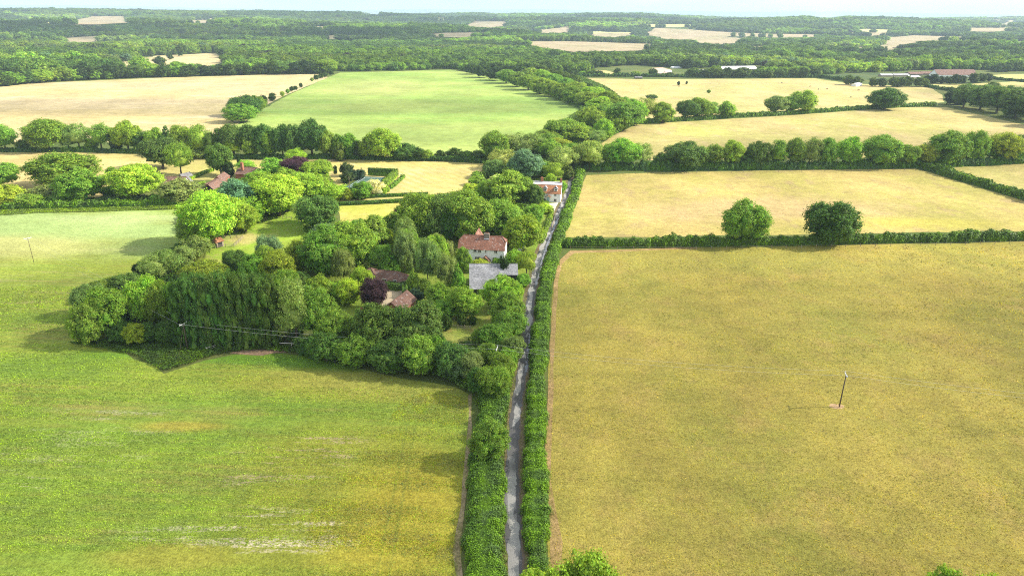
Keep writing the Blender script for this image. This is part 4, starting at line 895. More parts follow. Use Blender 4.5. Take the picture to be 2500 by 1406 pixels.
# ------------------------------------------------------------------ building materials
def tile_mat(name, c1, c2, lich=(.55, .5, .45), amt=.5, course=.32, sc=2.6):
    q = NT(name, .85, .25)
    v = q.coord(obj=True)
    n = q.n('TexVoronoi'); n.inputs['Scale'].default_value = sc; q.l(q.coord((1, 1, 1), obj=True), n.inputs['Vector'])
    vc = q.n('SeparateColor'); q.l(n.outputs['Color'], vc.inputs[0])
    c = q.mix(q.ramp(vc.outputs[0], .1, .9), c1, c2)
    ln = q.noise(v, 1.1, 5, .7); c = q.mix(q.math('MULTIPLY', q.ramp(ln, .56, .64), amt), c, lich)
    wv = q.n('TexWave', bands_direction='Z', wave_profile='SAW'); wv.inputs['Scale'].default_value = .314 / course * 1.6; q.l(v, wv.inputs['Vector'])
    c = q.mix(1.0, c, q.grey(q.ramp(wv.outputs['Fac'], 0, .35, .78, 1.05)), 'MULTIPLY')
    c = q.mix(1.0, c, q.grey(q.ramp(q.noise(v, .35, 3), .3, .7, .85, 1.15)), 'MULTIPLY')
    return q.out(c, wv.outputs['Fac'], .4, .04)
M_TILE = tile_mat('clay_tiles', (.275, .125, .08), (.185, .088, .06)); M_TILE2 = tile_mat('old_tiles', (.21, .115, .08), (.145, .085, .065), (.5, .48, .45), .35)
M_ORANGE = tile_mat('orange_tiles', (.38, .17, .08), (.30, .135, .07), amt=.2); M_SLATE = tile_mat('stone_slates', (.33, .325, .33), (.20, .20, .205), (.45, .44, .40), .4)
M_PALE = tile_mat('pale_slates', (.36, .355, .36), (.28, .275, .28), amt=.2); M_SHED = tile_mat('grey_sheeting', (.20, .195, .19), (.15, .148, .15), amt=.2); M_SHEET = plain('roof_sheeting', (.78, .78, .77), .5, .08); M_RUST = tile_mat('rust_sheeting', (.22, .12, .09), (.16, .10, .08), amt=.2)
M_WALL = plain('white_render', (.88, .87, .82), .85, .05, .8); M_BRICK = plain('red_brick', (.33, .14, .08), .9, .25, 5); M_WOOD = plain('weathered_wood', (.33, .27, .20), .85, .2, 4); M_DARK = plain('tarred_boards_and_shade', (.035, .033, .032), .8, .2, 3)  # the dark board colour also blackens openings in place of inner shade
M_GLASS = plain('window_glass', (.05, .06, .07), .12, .1, 1, 0, .6); M_TRIM = plain('cream_trim', (.72, .68, .58), .7, .05); M_RAIL = plain('white_rail', (.62, .58, .50), .8, .12, 3); M_LEAD = plain('lead', (.40, .43, .47), .5, .1)
M_STONE = plain('brown_stone', (.24, .20, .16), .9, .2, 2); M_DOOR = plain('pale_blue_paint', (.33, .48, .52), .6, .05); M_POLE = plain('creosoted_pole', (.115, .085, .06), .9, .25, 3); M_METAL = plain('galvanised_metal', (.62, .62, .60), .5, .1, 4, .0)

def frame_of(A, B):
    a = G(*A); b = G(*B); L = float(np.linalg.norm(b - a)); return a, L, math.atan2(b[1] - a[1], b[0] - a[0])
def slab(bm, pts, th=.14):
    """closed roof plane of thickness th from its top outline"""
    P = [Vector(p) for p in pts]; n = (P[1] - P[0]).cross(P[2] - P[0]).normalized()
    if n.z < 0: P.reverse(); n = -n
    t = [bm.verts.new(p) for p in P]; b = [bm.verts.new(p - n * th) for p in P]
    bm.faces.new(t); bm.faces.new(b[::-1])
    for i in range(len(P)): j = (i + 1) % len(P); bm.faces.new((t[j], t[i], b[i], b[j]))
def roof_bm(L, D, wh, rh, hl, hr, oh=.35, x0=0, y0=0, ridge=.5):
    """gable, half-hipped or hipped roof: hl/hr 0..1 is the share of the slope height the end hip takes"""
    bm = bmesh.new(); yr = y0 + D * ridge; e0, e1 = x0 - oh, x0 + L + oh; f0, f1 = y0 - oh, y0 + D + oh
    kf = rh / (yr - y0); ze_f = wh - oh * kf; kb = rh / (y0 + D - yr); ze_b = wh - oh * kb; zt = wh + rh
    def ends(h, xe, sg):
        if h <= 0: return [(xe, f0, ze_f)], [(xe, f1, ze_b)], (xe, yr, zt), None
        zh = wh + rh * (1 - h) if h < 1 else ze_f
        yf = yr - (zt - zh) / kf; yb = yr + (zt - zh) / kb; run = (zt - zh) / kf * .95
        rp = (xe + sg * run, yr, zt)
        if h >= 1: return [(xe, f0, ze_f)], [(xe, f1, ze_b)], rp, ((xe, f0, ze_f), (xe, f1, ze_b))
        return [(xe, f0, ze_f), (xe, yf, zh)], [(xe, f1, ze_b), (xe, yb, zh)], rp, ((xe, yf, zh), (xe, yb, zh))
    lf, lb, lr, lh = ends(hl, e0, 1); rf, rb, rr, rhh = ends(hr, e1, -1)
    slab(bm, lf[:1] + rf + [rr, lr] + lf[1:][::-1]); slab(bm, [rb[0]] + lb + [lr, rr] + rb[1:][::-1])
    if lh: slab(bm, [lh[1], lh[0], lr])
    if rhh: slab(bm, [rhh[0], rhh[1], rr])
    add_bar(bm, (lr[0], lr[1], lr[2] + .03), (rr[0], rr[1], rr[2] + .03), .12)
    for h_, r_ in ((lh, lr), (rhh, rr)):
        if h_:
            for p_ in h_: add_bar(bm, (p_[0], p_[1], p_[2] + .03), (r_[0], r_[1], r_[2] + .03), .1)
    bmesh.ops.recalc_face_normals(bm, faces=bm.faces); return bm
def wall_bm(L, D, wh, rh, hl, hr, x0=0, y0=0, ridge=.5):
    bm = bmesh.new(); yr = y0 + D * ridge; i = .12
    def sec(x, h):
        k = 1 - h if h else 1; k = max(min(k, .97), 0); z = wh - .12
        if k <= 0: return [(x, y0, -.3), (x, y0 + D, -.3), (x, y0 + D, z), (x, y0 + D * .8, z), (x, y0 + D * .2, z), (x, y0, z)]
        yf = y0 + (yr - y0) * k; yb = y0 + D - (y0 + D - yr) * k
        return [(x, y0, -.3), (x, y0 + D, -.3), (x, y0 + D, z), (x, yb, z + rh * k - .1), (x, yf, z + rh * k - .1), (x, y0, z)]
    a = [bm.verts.new(p) for p in sec(x0, hl)]; b = [bm.verts.new(p) for p in sec(x0 + L, hr)]
    bm.faces.new(a); bm.faces.new(b[::-1])
    for k in range(6):
        if k == 3: continue
        j = (k + 1) % 6; bm.faces.new((a[k], b[k], b[j], a[j]))
    bmesh.ops.recalc_face_normals(bm, faces=bm.faces); return bm
def window(root, x, z, w_=1.1, h=1.0, y=0.0, face='f', bars=1, mat=None):
    """frame stands 3 cm proud of the wall, the pane lies inside it"""
    M = Matrix.Translation((x, y, z)) @ (Matrix.Identity(4) if face == 'f' else Matrix.Rotation(math.pi / 2, 4, 'Z'))
    bm = bmesh.new(); t = .09
    for s_ in (-1, 1):
        add_box(bm, (s_ * (w_ / 2 - t / 2), -.03, 0), (t, .12, h), M=M); add_box(bm, (0, -.03, s_ * (h / 2 - t / 2)), (w_ - 2 * t, .12, t), M=M)
    for k in range(bars): add_box(bm, ((k + 1) * w_ / (bars + 1) - w_ / 2, -.03, 0), (.07, .10, h - 2 * t), M=M)
    add_box(bm, (0, -.09, -h / 2 - .05), (w_ + .2, .22, .09), M=M)
    o = link('window', bm_mesh('window', bm, mat or M_TRIM), None, root)
    bm = bmesh.new(); add_box(bm, (0, -.015, 0), (w_ - 2 * t, .04, h - 2 * t), M=M); link('pane', bm_mesh('pane', bm, M_GLASS), None, o)
def chimney(root, x, y, z0, z1, w_=.9, d=.7, pots=2, mat=None):
    bm = bmesh.new(); add_box(bm, (x, y, (z0 + z1) / 2), (w_, d, z1 - z0)); add_box(bm, (x, y, z1 + .07), (w_ + .18, d + .18, .14))
    add_box(bm, (x, y, z0 + (z1 - z0) * .3), (w_ + .1, d + .1, .12))
    o = link('chimney', bm_mesh('chimney', bm, mat or M_BRICK), None, root)
    for k in range(pots):
        bm = bmesh.new(); px_ = x + (k - (pots - 1) / 2) * .38; add_bar(bm, (px_, y, z1 + .14), (px_, y, z1 + .55), .13, 10, .1); link('chimney_pot', bm_mesh('chimney_pot', bm, M_ORANGE, True), None, o)
def build(name, A, B, ey, ry, D, label, hl=0, hr=0, wall=M_WALL, roof=M_TILE, cat='house', ridge=.5, group=None, rh=None, wh=None, oh=.35):
    a, L, th = frame_of(A, B); z0 = hz(*a); rt = empty(name, (a[0], a[1], z0), th); tag(rt, label, cat, group)
    if wh is None: wh = top_height(a[0], a[1], z0, ey)
    if rh is None:
        mx, my = a[0] + math.cos(th) * L / 2 - math.sin(th) * D * ridge, a[1] + math.sin(th) * L / 2 + math.cos(th) * D * ridge
        rh = max(.6, top_height(mx, my, z0, ry) - wh)
    link('wall', bm_mesh('wall', wall_bm(L, D, wh, rh, hl, hr, ridge=ridge), wall), None, rt)
    link('roof', bm_mesh('roof', roof_bm(L, D, wh, rh, hl, hr, oh, ridge=ridge), roof), None, rt)
    return rt, L, D, wh, rh

# white farmhouse
rt, L, D, wh, rh = build('farmhouse', (1121, 642), (1230, 648), 604, 575, 7.4, 'white rendered farmhouse with a half hipped red tiled roof and central chimney', .45, .45, oh=.4)
for fx, ww in ((.16, 1.15), (.36, 1.15), (.46, 1.15), (.60, .5), (.82, 1.15)): window(rt, L * fx, wh - .95, ww, 1.0)
for fx, ww, bb in ((.06, 1, 1), (.42, 1.9, 3), (.79, 1.3, 2)): window(rt, L * fx, wh - 3.6, ww, 1.25, bars=bb)
window(rt, L, wh - .6, .7, .9, y=3.0, face='r'); bpy_last = None
chimney(rt, L * .59, D * .5 - .3, wh + rh - 1.3, wh + rh + .75, 1.7, .9, 3, M_STONE)
bm = bmesh.new(); add_box(bm, (L * .59, D * .5 - .95, wh + rh - .95), (1.85, .5, .25)); link('flashing', bm_mesh('flashing', bm, M_LEAD), None, rt)
bm = bmesh.new(); xc = L * .6
for s_ in (-1, 1): slab(bm, [(xc, -2.0, 3.35), (xc, -.05, 3.35), (xc + s_ * 1.75, -.05, 1.75), (xc + s_ * 1.75, -2.0, 1.75)], .12)
link('porch_roof', bm_mesh('porch_roof', bm, M_TILE), None, rt)
bm = bmesh.new()
for s_ in (-1, 1):
    add_bar(bm, (xc + s_ * 1.3, -1.8, -.1), (xc + s_ * 1.3, -1.8, 2.1), .09); add_bar(bm, (xc, -1.85, 3.15), (xc + s_ * 1.5, -1.85, 1.85), .09)
link('porch_frame', bm_mesh('porch_frame', bm, M_TRIM), None, rt)
bm = bmesh.new(); add_box(bm, (xc, -.03, 1.05), (1.0, .08, 2.1)); link('door', bm_mesh('door', bm, M_WOOD), None, rt)
# rear gabled wing
link('wing_wall', bm_mesh('wing_wall', wall_bm(5.0, 5.2, wh - .2, rh + .35, 0, 0), M_WALL), None, rt).matrix_local = Matrix.Translation((L * .15, D - 1.0, 0)) @ Matrix.Translation((5.2, 0, 0)) @ Matrix.Rotation(math.pi / 2, 4, 'Z')
link('wing_roof', bm_mesh('wing_roof', roof_bm(6.6, 5.2, wh - .2, rh + .35, 0, 0), M_TILE), None, rt).matrix_local = Matrix.Translation((L * .15 + 5.2, D - 2.6, 0)) @ Matrix.Rotation(math.pi / 2, 4, 'Z')
# slate barn with a long front slope
a, L, th = frame_of((1149, 719), (1214, 718)); rt = empty('slate_barn', (a[0], a[1], 0), th); tag(rt, 'large grey stone slated barn with a long front roof slope', 'barn')
D = 13.2; wh = 2.0; zr = top_height(a[0] - math.sin(th) * 9.6 + math.cos(th) * L / 2, a[1] + math.cos(th) * 9.6 + math.sin(th) * L / 2, 0, 644); rh = zr - wh
link('wall', bm_mesh('wall', wall_bm(L, D, wh, rh, 0, 0, ridge=.727), M_DARK), None, rt)
link('roof', bm_mesh('roof', roof_bm(L, D, wh, rh, 0, 0, ridge=.727), M_SLATE), None, rt)
x1 = L + .36; LW = 6.2; yf = 6.2
bm = wall_bm(LW, D - yf, zr - 2.45, 2.2, 0, 0, x0=x1, y0=yf, ridge=(9.6 - yf) / (D - yf)); link('wing_wall', bm_mesh('wing_wall', bm, M_DARK), None, rt)  # wing wall coloured black to stand in for the shaded open front
bm = roof_bm(LW, D - yf, zr - 2.35, 2.2, 0, 0, .3, x0=x1, y0=yf, ridge=(9.6 - yf) / (D - yf)); link('wing_roof', bm_mesh('wing_roof', bm, M_SLATE), None, rt)
bm = bmesh.new(); add_box(bm, (x1 + LW / 2, yf - .02, (zr - 2.6) / 2), (LW - .9, .06, zr - 2.7)); link('doorway_shade', bm_mesh('doorway_shade', bm, M_DARK), None, rt)  # flat black panel paints the shade inside the barn opening
# tiled bungalow
rt, L, D, wh, rh = build('bungalow', (905, 693), (985, 699), 683, 661, 6.4, 'long low bungalow with a mossy brown hipped tiled roof', 0, 1, roof=M_TILE2)
window(rt, L * .42, 1.5, 1.5, 1.2, bars=1); window(rt, L * .75, 1.5, 1.1, 1.1)
bm = wall_bm(7.5, 8.6, wh + .1, rh + .6, 1, 1, x0=-4.6, y0=-1.5); link('wing_wall', bm_mesh('wing_wall', bm, M_WALL), None, rt)
bm = roof_bm(7.5, 8.6, wh + .1, rh + .6, .98, .98, x0=-4.6, y0=-1.5); link('wing_roof', bm_mesh('wing_roof', bm, M_TILE2), None, rt)
chimney(rt, -5.4, 2.0, 1.5, wh + rh * .75, .8, .8, 1)
rt, L, D, wh, rh = build('garage', (980, 776), (1016, 746), 765, 730, 5.6, 'small gabled garage with a lichen spotted red tiled roof', 0, 0, wall=M_BRICK, roof=M_TILE2, cat='garage', wh=2.3, rh=2.2)
# cottage beside the lane
a, L, th = frame_of((1297, 492), (1368, 495)); rt = empty('cottage', (a[0], a[1], 0), th); tag(rt, 'small white cottage by the lane with orange tiles and two dormers', 'house')
wh = top_height(*G(1368, 495), 0, 472); D = 8.5; h1 = 3.0; d1 = 3.3; h2 = 1.0
link('wall', bm_mesh('wall', wall_bm(L, D, wh, h1 + h2, 0, 0, ridge=.5), M_WALL), None, rt)
bm = bmesh.new(); slab(bm, [(-.2, -.4, wh - .35), (L + .2, -.4, wh - .35), (L + .2, d1, wh + h1), (-.2, d1, wh + h1)], .16); link('roof', bm_mesh('roof', bm, M_ORANGE), None, rt)
bm = bmesh.new(); slab(bm, [(-.25, d1 - .1, wh + h1 + .02), (L + .25, d1 - .1, wh + h1 + .02), (L + .25, d1 + 3.6, wh + h1 + h2 - .3), (-.25, d1 + 3.6, wh + h1 + h2 - .3)], .16)
slab(bm, [(-.25, d1 + 3.6, wh + h1 + h2 - .3), (L + .25, d1 + 3.6, wh + h1 + h2 - .3), (L + .25, D + 1.2, wh - .2), (-.25, D + 1.2, wh - .2)], .16); link('upper_roof', bm_mesh('upper_roof', bm, M_PALE), None, rt)
for fx in (.2, .47, .83):
    x = L * fx; bm = bmesh.new()
    for s_ in (-1, 1): slab(bm, [(x, .5, wh + 2.75), (x, d1 + .8, wh + 2.75), (x + s_ * 1.05, d1 + .8, wh + 1.75), (x + s_ * 1.05, .5, wh + 1.75)], .1)
    dm = link('dormer', bm_mesh('dormer', bm, M_PALE), None, rt)
    bm = bmesh.new(); add_box(bm, (x, 1.6, wh + 1.2), (1.5, 1.8, 1.5)); link('dormer_wall', bm_mesh('dormer_wall', bm, M_WALL), None, dm)
    window(rt, x, wh + 1.3, 1.1, 1.0, y=.68)
for x, z, ww, h in ((.42, wh - .9, 1.1, 1), (.82, wh - .9, 1.1, 1), (.42, wh - 3.4, 1.3, 1.4), (.82, wh - 3.4, 1.3, 1.4)): window(rt, L * x, z, ww, h)
bm = bmesh.new(); add_box(bm, (L * .58, -.04, 1.1), (1.1, .1, 2.2)); link('door', bm_mesh('door', bm, M_DOOR), None, rt)
bm = bmesh.new()
for s_ in (-1, 1): slab(bm, [(L * .58, -1.3, 3.6), (L * .58, -.05, 3.6), (L * .58 + s_ * 1.3, -.05, 2.5), (L * .58 + s_ * 1.3, -1.3, 2.5)], .1)
link('porch_roof', bm_mesh('porch_roof', bm, M_ORANGE), None, rt)
chimney(rt, L * .31, d1 + 3.2, wh + h1 + .8, wh + h1 + h2 + 1.3, 1.1, .7, 2); chimney(rt, L - .4, d1 + 2.6, wh + h1 + .8, wh + h1 + h2 + 1.1, .8, .7, 2)
# upper manor group
rt, L, D, wh, rh = build('coach_house', (402, 463), (450, 463), 451, 431, 7.5, 'brown tiled house with a dormer behind the lime green tree', roof=M_TILE2)
for x in (.3, .42): pass
bm = bmesh.new()
for s_ in (-1, 1): slab(bm, [(L * .4, .3, wh + 2.3), (L * .4, 3.2, wh + 2.3), (L * .4 + s_ * 1.2, 2.6, wh + 1.2), (L * .4 + s_ * 1.2, .3, wh + 1.2)], .1)
link('dormer', bm_mesh('dormer', bm, M_TILE2), None, rt); window(rt, L * .4, wh + .9, 1.1, 1.0, y=.8); window(rt, L * .1, wh + .6, .8, .8, y=.9)
for A, B, e, r_, lb in (((452, 442), (474, 436), 436, 423, 'small grey roofed shed behind the brown tiled house'), ((450, 452), (470, 447), 446, 433, 'pale grey roofed lean-to shed beside the brown tiled house')):
    build('shed', A, B, e, r_, 5, lb, roof=M_SHED, wall=M_WOOD, cat='shed')
rt, L, D, wh, rh = build('hipped_garage', (503, 459), (538, 460), 449, 436, 8, 'open fronted brick garage with a brown hipped tiled roof', 1, 1, wall=M_BRICK, roof=M_TILE2, cat='garage')
bm = bmesh.new(); add_box(bm, (L * .5, -.03, 1.1), (L * .6, .06, 2.2)); link('doorway_shade', bm_mesh('doorway_shade', bm, M_DARK), None, rt)  # flat dark panel paints the shade within the open garage front
build('garden_store', (524, 474), (543, 462), 470, 456, 4.5, 'small steep gabled store with orange tiles', wall=M_DARK, roof=M_TILE2, cat='shed', wh=2.2, rh=2.3)
build('stable_block', (545, 452), (562, 440), 444, 432, 5, 'low tiled stable block between the garage and the copper tree', wall=M_BRICK, roof=M_TILE2, cat='shed', wh=2.4, rh=1.8)
rt, L, D, wh, rh = build('manor_house', (577, 440), (622, 442), 424, 408, 9, 'old brick manor house with tall chimneys half hidden by trees', .4, .4, wall=M_BRICK, roof=M_TILE2)
chimney(rt, L * .28, 2.5, wh, wh + rh + 2.2, 1.0, 1.4, 2); chimney(rt, L * .1, 5.5, wh, wh + rh + 1.8, .9, .9, 2)
build('summerhouse', (1262, 612), (1277, 613), 607, 599, 3, 'small white summerhouse beside the farmhouse', wall=M_WALL, roof=M_SHEET, cat='summerhouse', wh=1.9, rh=1.2)
# horse shelter
rt, L, D, wh, rh = build('horse_shelter', (530, 606), (547, 601), 590, 582, 3.6, 'small open timber horse shelter under the big lime green tree', wall=M_WOOD, roof=M_ORANGE, cat='shelter', wh=2.3, rh=.9)
bm = bmesh.new(); add_box(bm, (L * .5, -.03, 1.0), (L * .6, .06, 1.9)); link('doorway_shade', bm_mesh('doorway_shade', bm, M_DARK), None, rt)  # dark panel puts the shelter's inner shade into its colour
# far farm buildings
build('grain_barn', (1762, 176), (1850, 175), 170, 162, 22, 'long white roofed barn above the cattle field', wall=M_STONE, roof=M_SHEET, cat='barn')
build('low_barn', (1700, 178), (1743, 178), 174, 170, 14, 'low white roofed barn next to the long barn', wall=M_STONE, roof=M_SHEET, cat='barn')
build('red_barn', (2288, 190), (2384, 190), 183, 170, 18, 'large rust roofed barn with a white gable', wall=M_WALL, roof=M_RUST, cat='barn')
build('rust_shed', (2222, 186), (2252, 186), 181, 176, 14, 'rust red roofed shed, the smaller of the two', wall=M_STONE, roof=M_RUST, cat='shed')
build('stable_range', (2252, 184), (2288, 184), 180, 175, 12, 'long dull red roofed stable range touching the large barn', wall=M_STONE, roof=M_TILE2, cat='shed')
build('pole_barn', (2152, 188), (2180, 188), 184, 181, 9, 'low white roofed shed beside the grey sheds', wall=M_WOOD, roof=M_SHEET, cat='shed')
build('pole_barn', (2183, 188), (2220, 188), 184, 180, 9, 'low grey roofed shed beside the rust red shed', wall=M_WOOD, roof=M_PALE, cat='shed')
build('pole_barn', (2222, 193), (2246, 192), 189, 185, 8, 'white roofed shed in front of the rust red shed', wall=M_WOOD, roof=M_SHEET, cat='shed')
build('field_shelter', (2090, 212), (2104, 210), 206, 203, 6, 'small white shelter at the end of the tree screen', wall=M_WALL, roof=M_SHEET, cat='shed')
build('field_shelter', (1551, 193), (1568, 193), 189.5, 188, 5, 'small grey shelter in the hedge above the cattle field', wall=M_DARK, roof=M_PALE, cat='shed')
build('yard_shed', (1626, 178), (1640, 178), 176, 173, 8, 'small pale shed in the yard by the soil heap', wall=M_WALL, roof=M_SHEET, cat='shed')
build('yard_shed', (1642, 168), (1668, 168), 165.5, 163, 9, 'pale shed behind the yard', wall=M_WALL, roof=M_SHEET, cat='shed')
sheet('dirt_yard', [(1586, 178), (1592, 167), (1618, 166), (1640, 172), (1640, 179), (1600, 181)], field_mat('dirt', (.58, .40, .30), (.52, .37, .29), (.6, .48, .4), .03), .08)
sheet('allotment', [(1420, 186), (1430, 178), (1460, 172), (1480, 173), (1500, 178), (1500, 187)], mF4, .06)
# tennis court
q = NT('court_green', .8, .2); c = q.mix(q.ramp(q.noise(q.coord(), .3, 3), .3, .7), (.055, .115, .085), (.07, .135, .10)); M_COURT = q.out(c)
cw = np.array([G(842, 459), G(886, 431), G(950, 434), G(925, 461)])
o = sheet('tennis_court', None, M_COURT, .10, 0, world=cw, label='green tennis court with white lines inside clipped hedges', cat='tennis court', kind='thing', openit=False)
for f0, f1 in (((.06, .10), (.06, .9)), ((.14, .10), (.14, .9)), ((.94, .1), (.94, .9)), ((.86, .1), (.86, .9)), ((.06, .1), (.94, .1)), ((.06, .9), (.94, .9)), ((.14, .35), (.86, .35)), ((.14, .65), (.86, .65)), ((.5, .35), (.5, .65))):
    bl = lambda u, v: (cw[0] * (1 - v) + cw[1] * v) * (1 - u) + (cw[3] * (1 - v) + cw[2] * v) * u
    p0, p1 = bl(*f0), bl(*f1); d_ = p1 - p0; l_ = np.linalg.norm(d_); n_ = np.array([-d_[1], d_[0]]) / l_ * .09
    bm = bmesh.new(); bm.faces.new([bm.verts.new((*p, .115)) for p in (p0 - n_, p1 - n_, p1 + n_, p0 + n_)]); link('court_line', bm_mesh('court_line', bm, M_SHEET), None, o)

# ------------------------------------------------------------------ fences, poles, wires
def fence(px, label, hgt=1.2, rails=(.45, .85, 1.15), step=2.4, mat=M_WOOD, name='post_and_rail_fence', r=.05, world=None):
    p = np.array([G(*q_) for q_ in px]); a = p[0]; rt = empty(name, (a[0], a[1], 0)); tag(rt, label, 'fence')
    pm = None
    for k in range(len(p) - 1):
        d_ = p[k + 1] - p[k]; L = np.linalg.norm(d_); n = max(1, int(round(L / step)))
        for i in range(n + (1 if k == len(p) - 2 else 0)):
            q_ = p[k] + d_ * i / n - a
            if pm is None:
                bm = bmesh.new(); add_box(bm, (0, 0, hgt / 2), (.14, .14, hgt + .3)); pm = bm_mesh('post', bm, mat)
            o = link('post', pm, None, rt); o.location = (q_[0], q_[1], 0)
        for z in rails:
            bm = bmesh.new(); A_ = p[k] - a; B_ = p[k + 1] - a; add_bar(bm, (A_[0], A_[1], z), (B_[0], B_[1], z), r, 4); link('rail', bm_mesh('rail', bm, mat), None, rt)
    return rt
fence([(487, 846), (600, 846), (680, 848), (745, 851)], 'long pale rail fence at the foot of the evergreen screen', 1.4, (1.3,), 4.2, M_RAIL, r=.09)
fence([(745, 851), (800, 856)], 'short stretch of grey rail running on from the pale fence', 1.2, (1.1,), 4.2, M_WOOD, r=.06)
fence([(505, 858), (532, 849)], 'short pale slanting rail in front of the long fence', 1.1, (.5, .95), 3.0, M_RAIL, r=.07)
fence([(548, 583), (594, 583), (572, 603), (531, 606)], 'three sided timber corral beside the horse shelter', 1.3, mat=M_WOOD)
fence([(690, 533), (712, 537), (738, 546)], 'timber fence between paddock and dark tree', 1.2)
fence([(590, 562), (620, 548), (650, 538)], 'paddock fence along the foot of the lime grove', 1.2)
fence([(450, 668), (470, 645), (490, 628)], 'paddock fence beside the worn corner', 1.2)
fence([(1080, 803), (1118, 804), (1150, 805)], 'brown three rail fence across the orchard', 1.3)
fence([(1348, 560), (1356, 530)], 'low pale fence along the lane verge', 1.0)
fence([(1690, 206), (1790, 206), (1900, 205), (2000, 207)], 'wire fence crossing the cattle field', 1.2, (1.1,), 6, M_WOOD, 'wire_fence', .03)
fence([(790, 403), (812, 396), (830, 391)], 'short fence beside the pale young tree', 1.2)
fence([(1400, 428), (1700, 424), (1900, 421), (2235, 417)], 'thin wire fence along the head of the golden field', 1.2, (1.1,), 7, M_WOOD, 'wire_fence', .02)
fence([(1392, 609), (1700, 609), (2100, 603), (2500, 595)], 'thin wire fence along the head of the near pasture', 1.1, (1.0,), 6, M_WOOD, 'wire_fence', .02)
# garden brick wall
bm = bmesh.new(); w0, w1 = G(880, 762), G(912, 766); m_ = (w0 + w1) / 2; add_box(bm, (m_[0], m_[1], .7), (np.linalg.norm(w1 - w0), .35, 1.5), math.atan2(w1[1] - w0[1], w1[0] - w0[0])); tag(link('brick_wall', bm_mesh('brick_wall', bm, M_BRICK)), 'low brick garden wall beside the purple tree', 'wall')

def pole(px, topy, arm_ang, label, arm=2.2, stay=None, h=None, rad=.17):
    g = G(*px); h = h or top_height(g[0], g[1], 0, topy); rt = empty('power_pole', (g[0], g[1], 0)); tag(rt, label, 'power pole')
    bm = bmesh.new(); add_bar(bm, (0, 0, -.3), (0, 0, h), rad, 10, rad * .7); link('pole', bm_mesh('pole', bm, M_POLE, True), None, rt)
    dx, dy = math.cos(arm_ang), math.sin(arm_ang); tips = []
    if arm:
        bm = bmesh.new(); add_box(bm, (0, 0, h - .1), (arm, .16, .18), arm_ang); co = link('crossarm', bm_mesh('crossarm', bm, M_METAL), None, rt)
        bm = bmesh.new(); add_bar(bm, (dx * arm * .32, dy * arm * .32, h - .15), (0, 0, h - .8), .04, 5); add_bar(bm, (-dx * arm * .32, -dy * arm * .32, h - .15), (0, 0, h - .8), .04, 5); link('brace', bm_mesh('brace', bm, M_METAL), None, rt)
        for s_ in (-.46, .46):
            bm = bmesh.new(); add_bar(bm, (dx * arm * s_, dy * arm * s_, h - .02), (dx * arm * s_, dy * arm * s_, h + .3), .08, 8, .05); link('insulator', bm_mesh('insulator', bm, M_SHEET, True), None, rt)
            tips.append((g[0] + dx * arm * s_, g[1] + dy * arm * s_, h + .3))
    if stay:
        e = G(*stay) - g; bm = bmesh.new(); add_bar(bm, (0, 0, h - .5), (e[0], e[1], 0), .025, 5); link('stay_wire', bm_mesh('stay_wire', bm, M_POLE), None, rt)
    return tips
PP = [((83, 641), 581), ((459, 856), 790), ((1213, 903), 850), ((2049, 993), 914)]
bs = [G(*p[0]) for p in PP]
angs = []
for k in range(4):
    d_ = bs[min(k + 1, 3)] - bs[max(k - 1, 0)]; angs.append(math.atan2(d_[1], d_[0]) + math.pi / 2)
lb = ['power pole standing alone in the pale green field', 'power pole with a stay wire in the bramble scrub', 'power pole rising from the bushes beside the lane', 'power pole on a bare soil patch in the near pasture']
tp = [pole(PP[k][0], PP[k][1], angs[k], lb[k], 2.3, (437, 872) if k == 1 else None, None, .09 if k == 0 else .15) for k in range(4)]
pole((856, 489), 432, 0, 'bare wooden pole beside the tennis court bushes', 0)
ext = bs[3] + (bs[3] - bs[2]) * 1.0
for side, lbl in ((0, 'thin overhead power cable, the one on the lane side of the poles'), (1, 'thin overhead power cable, the one on the far side of the poles')):
    bm = bmesh.new(); pts = [tp[k][side] for k in range(4)]; pts.append((pts[3][0] + ext[0] - bs[3][0], pts[3][1] + ext[1] - bs[3][1], pts[3][2]))
    for k in range(4):
        A_, B_ = np.array(pts[k]), np.array(pts[k + 1]); prev = A_
        for t in np.linspace(0, 1, 15)[1:]:
            p = A_ + (B_ - A_) * t; p[2] -= 4 * 1.1 * t * (1 - t); add_bar(bm, prev, p, .014, 4); prev = p
    tag(link('power_cable', bm_mesh('power_cable', bm, M_METAL)), lbl, 'power cable')

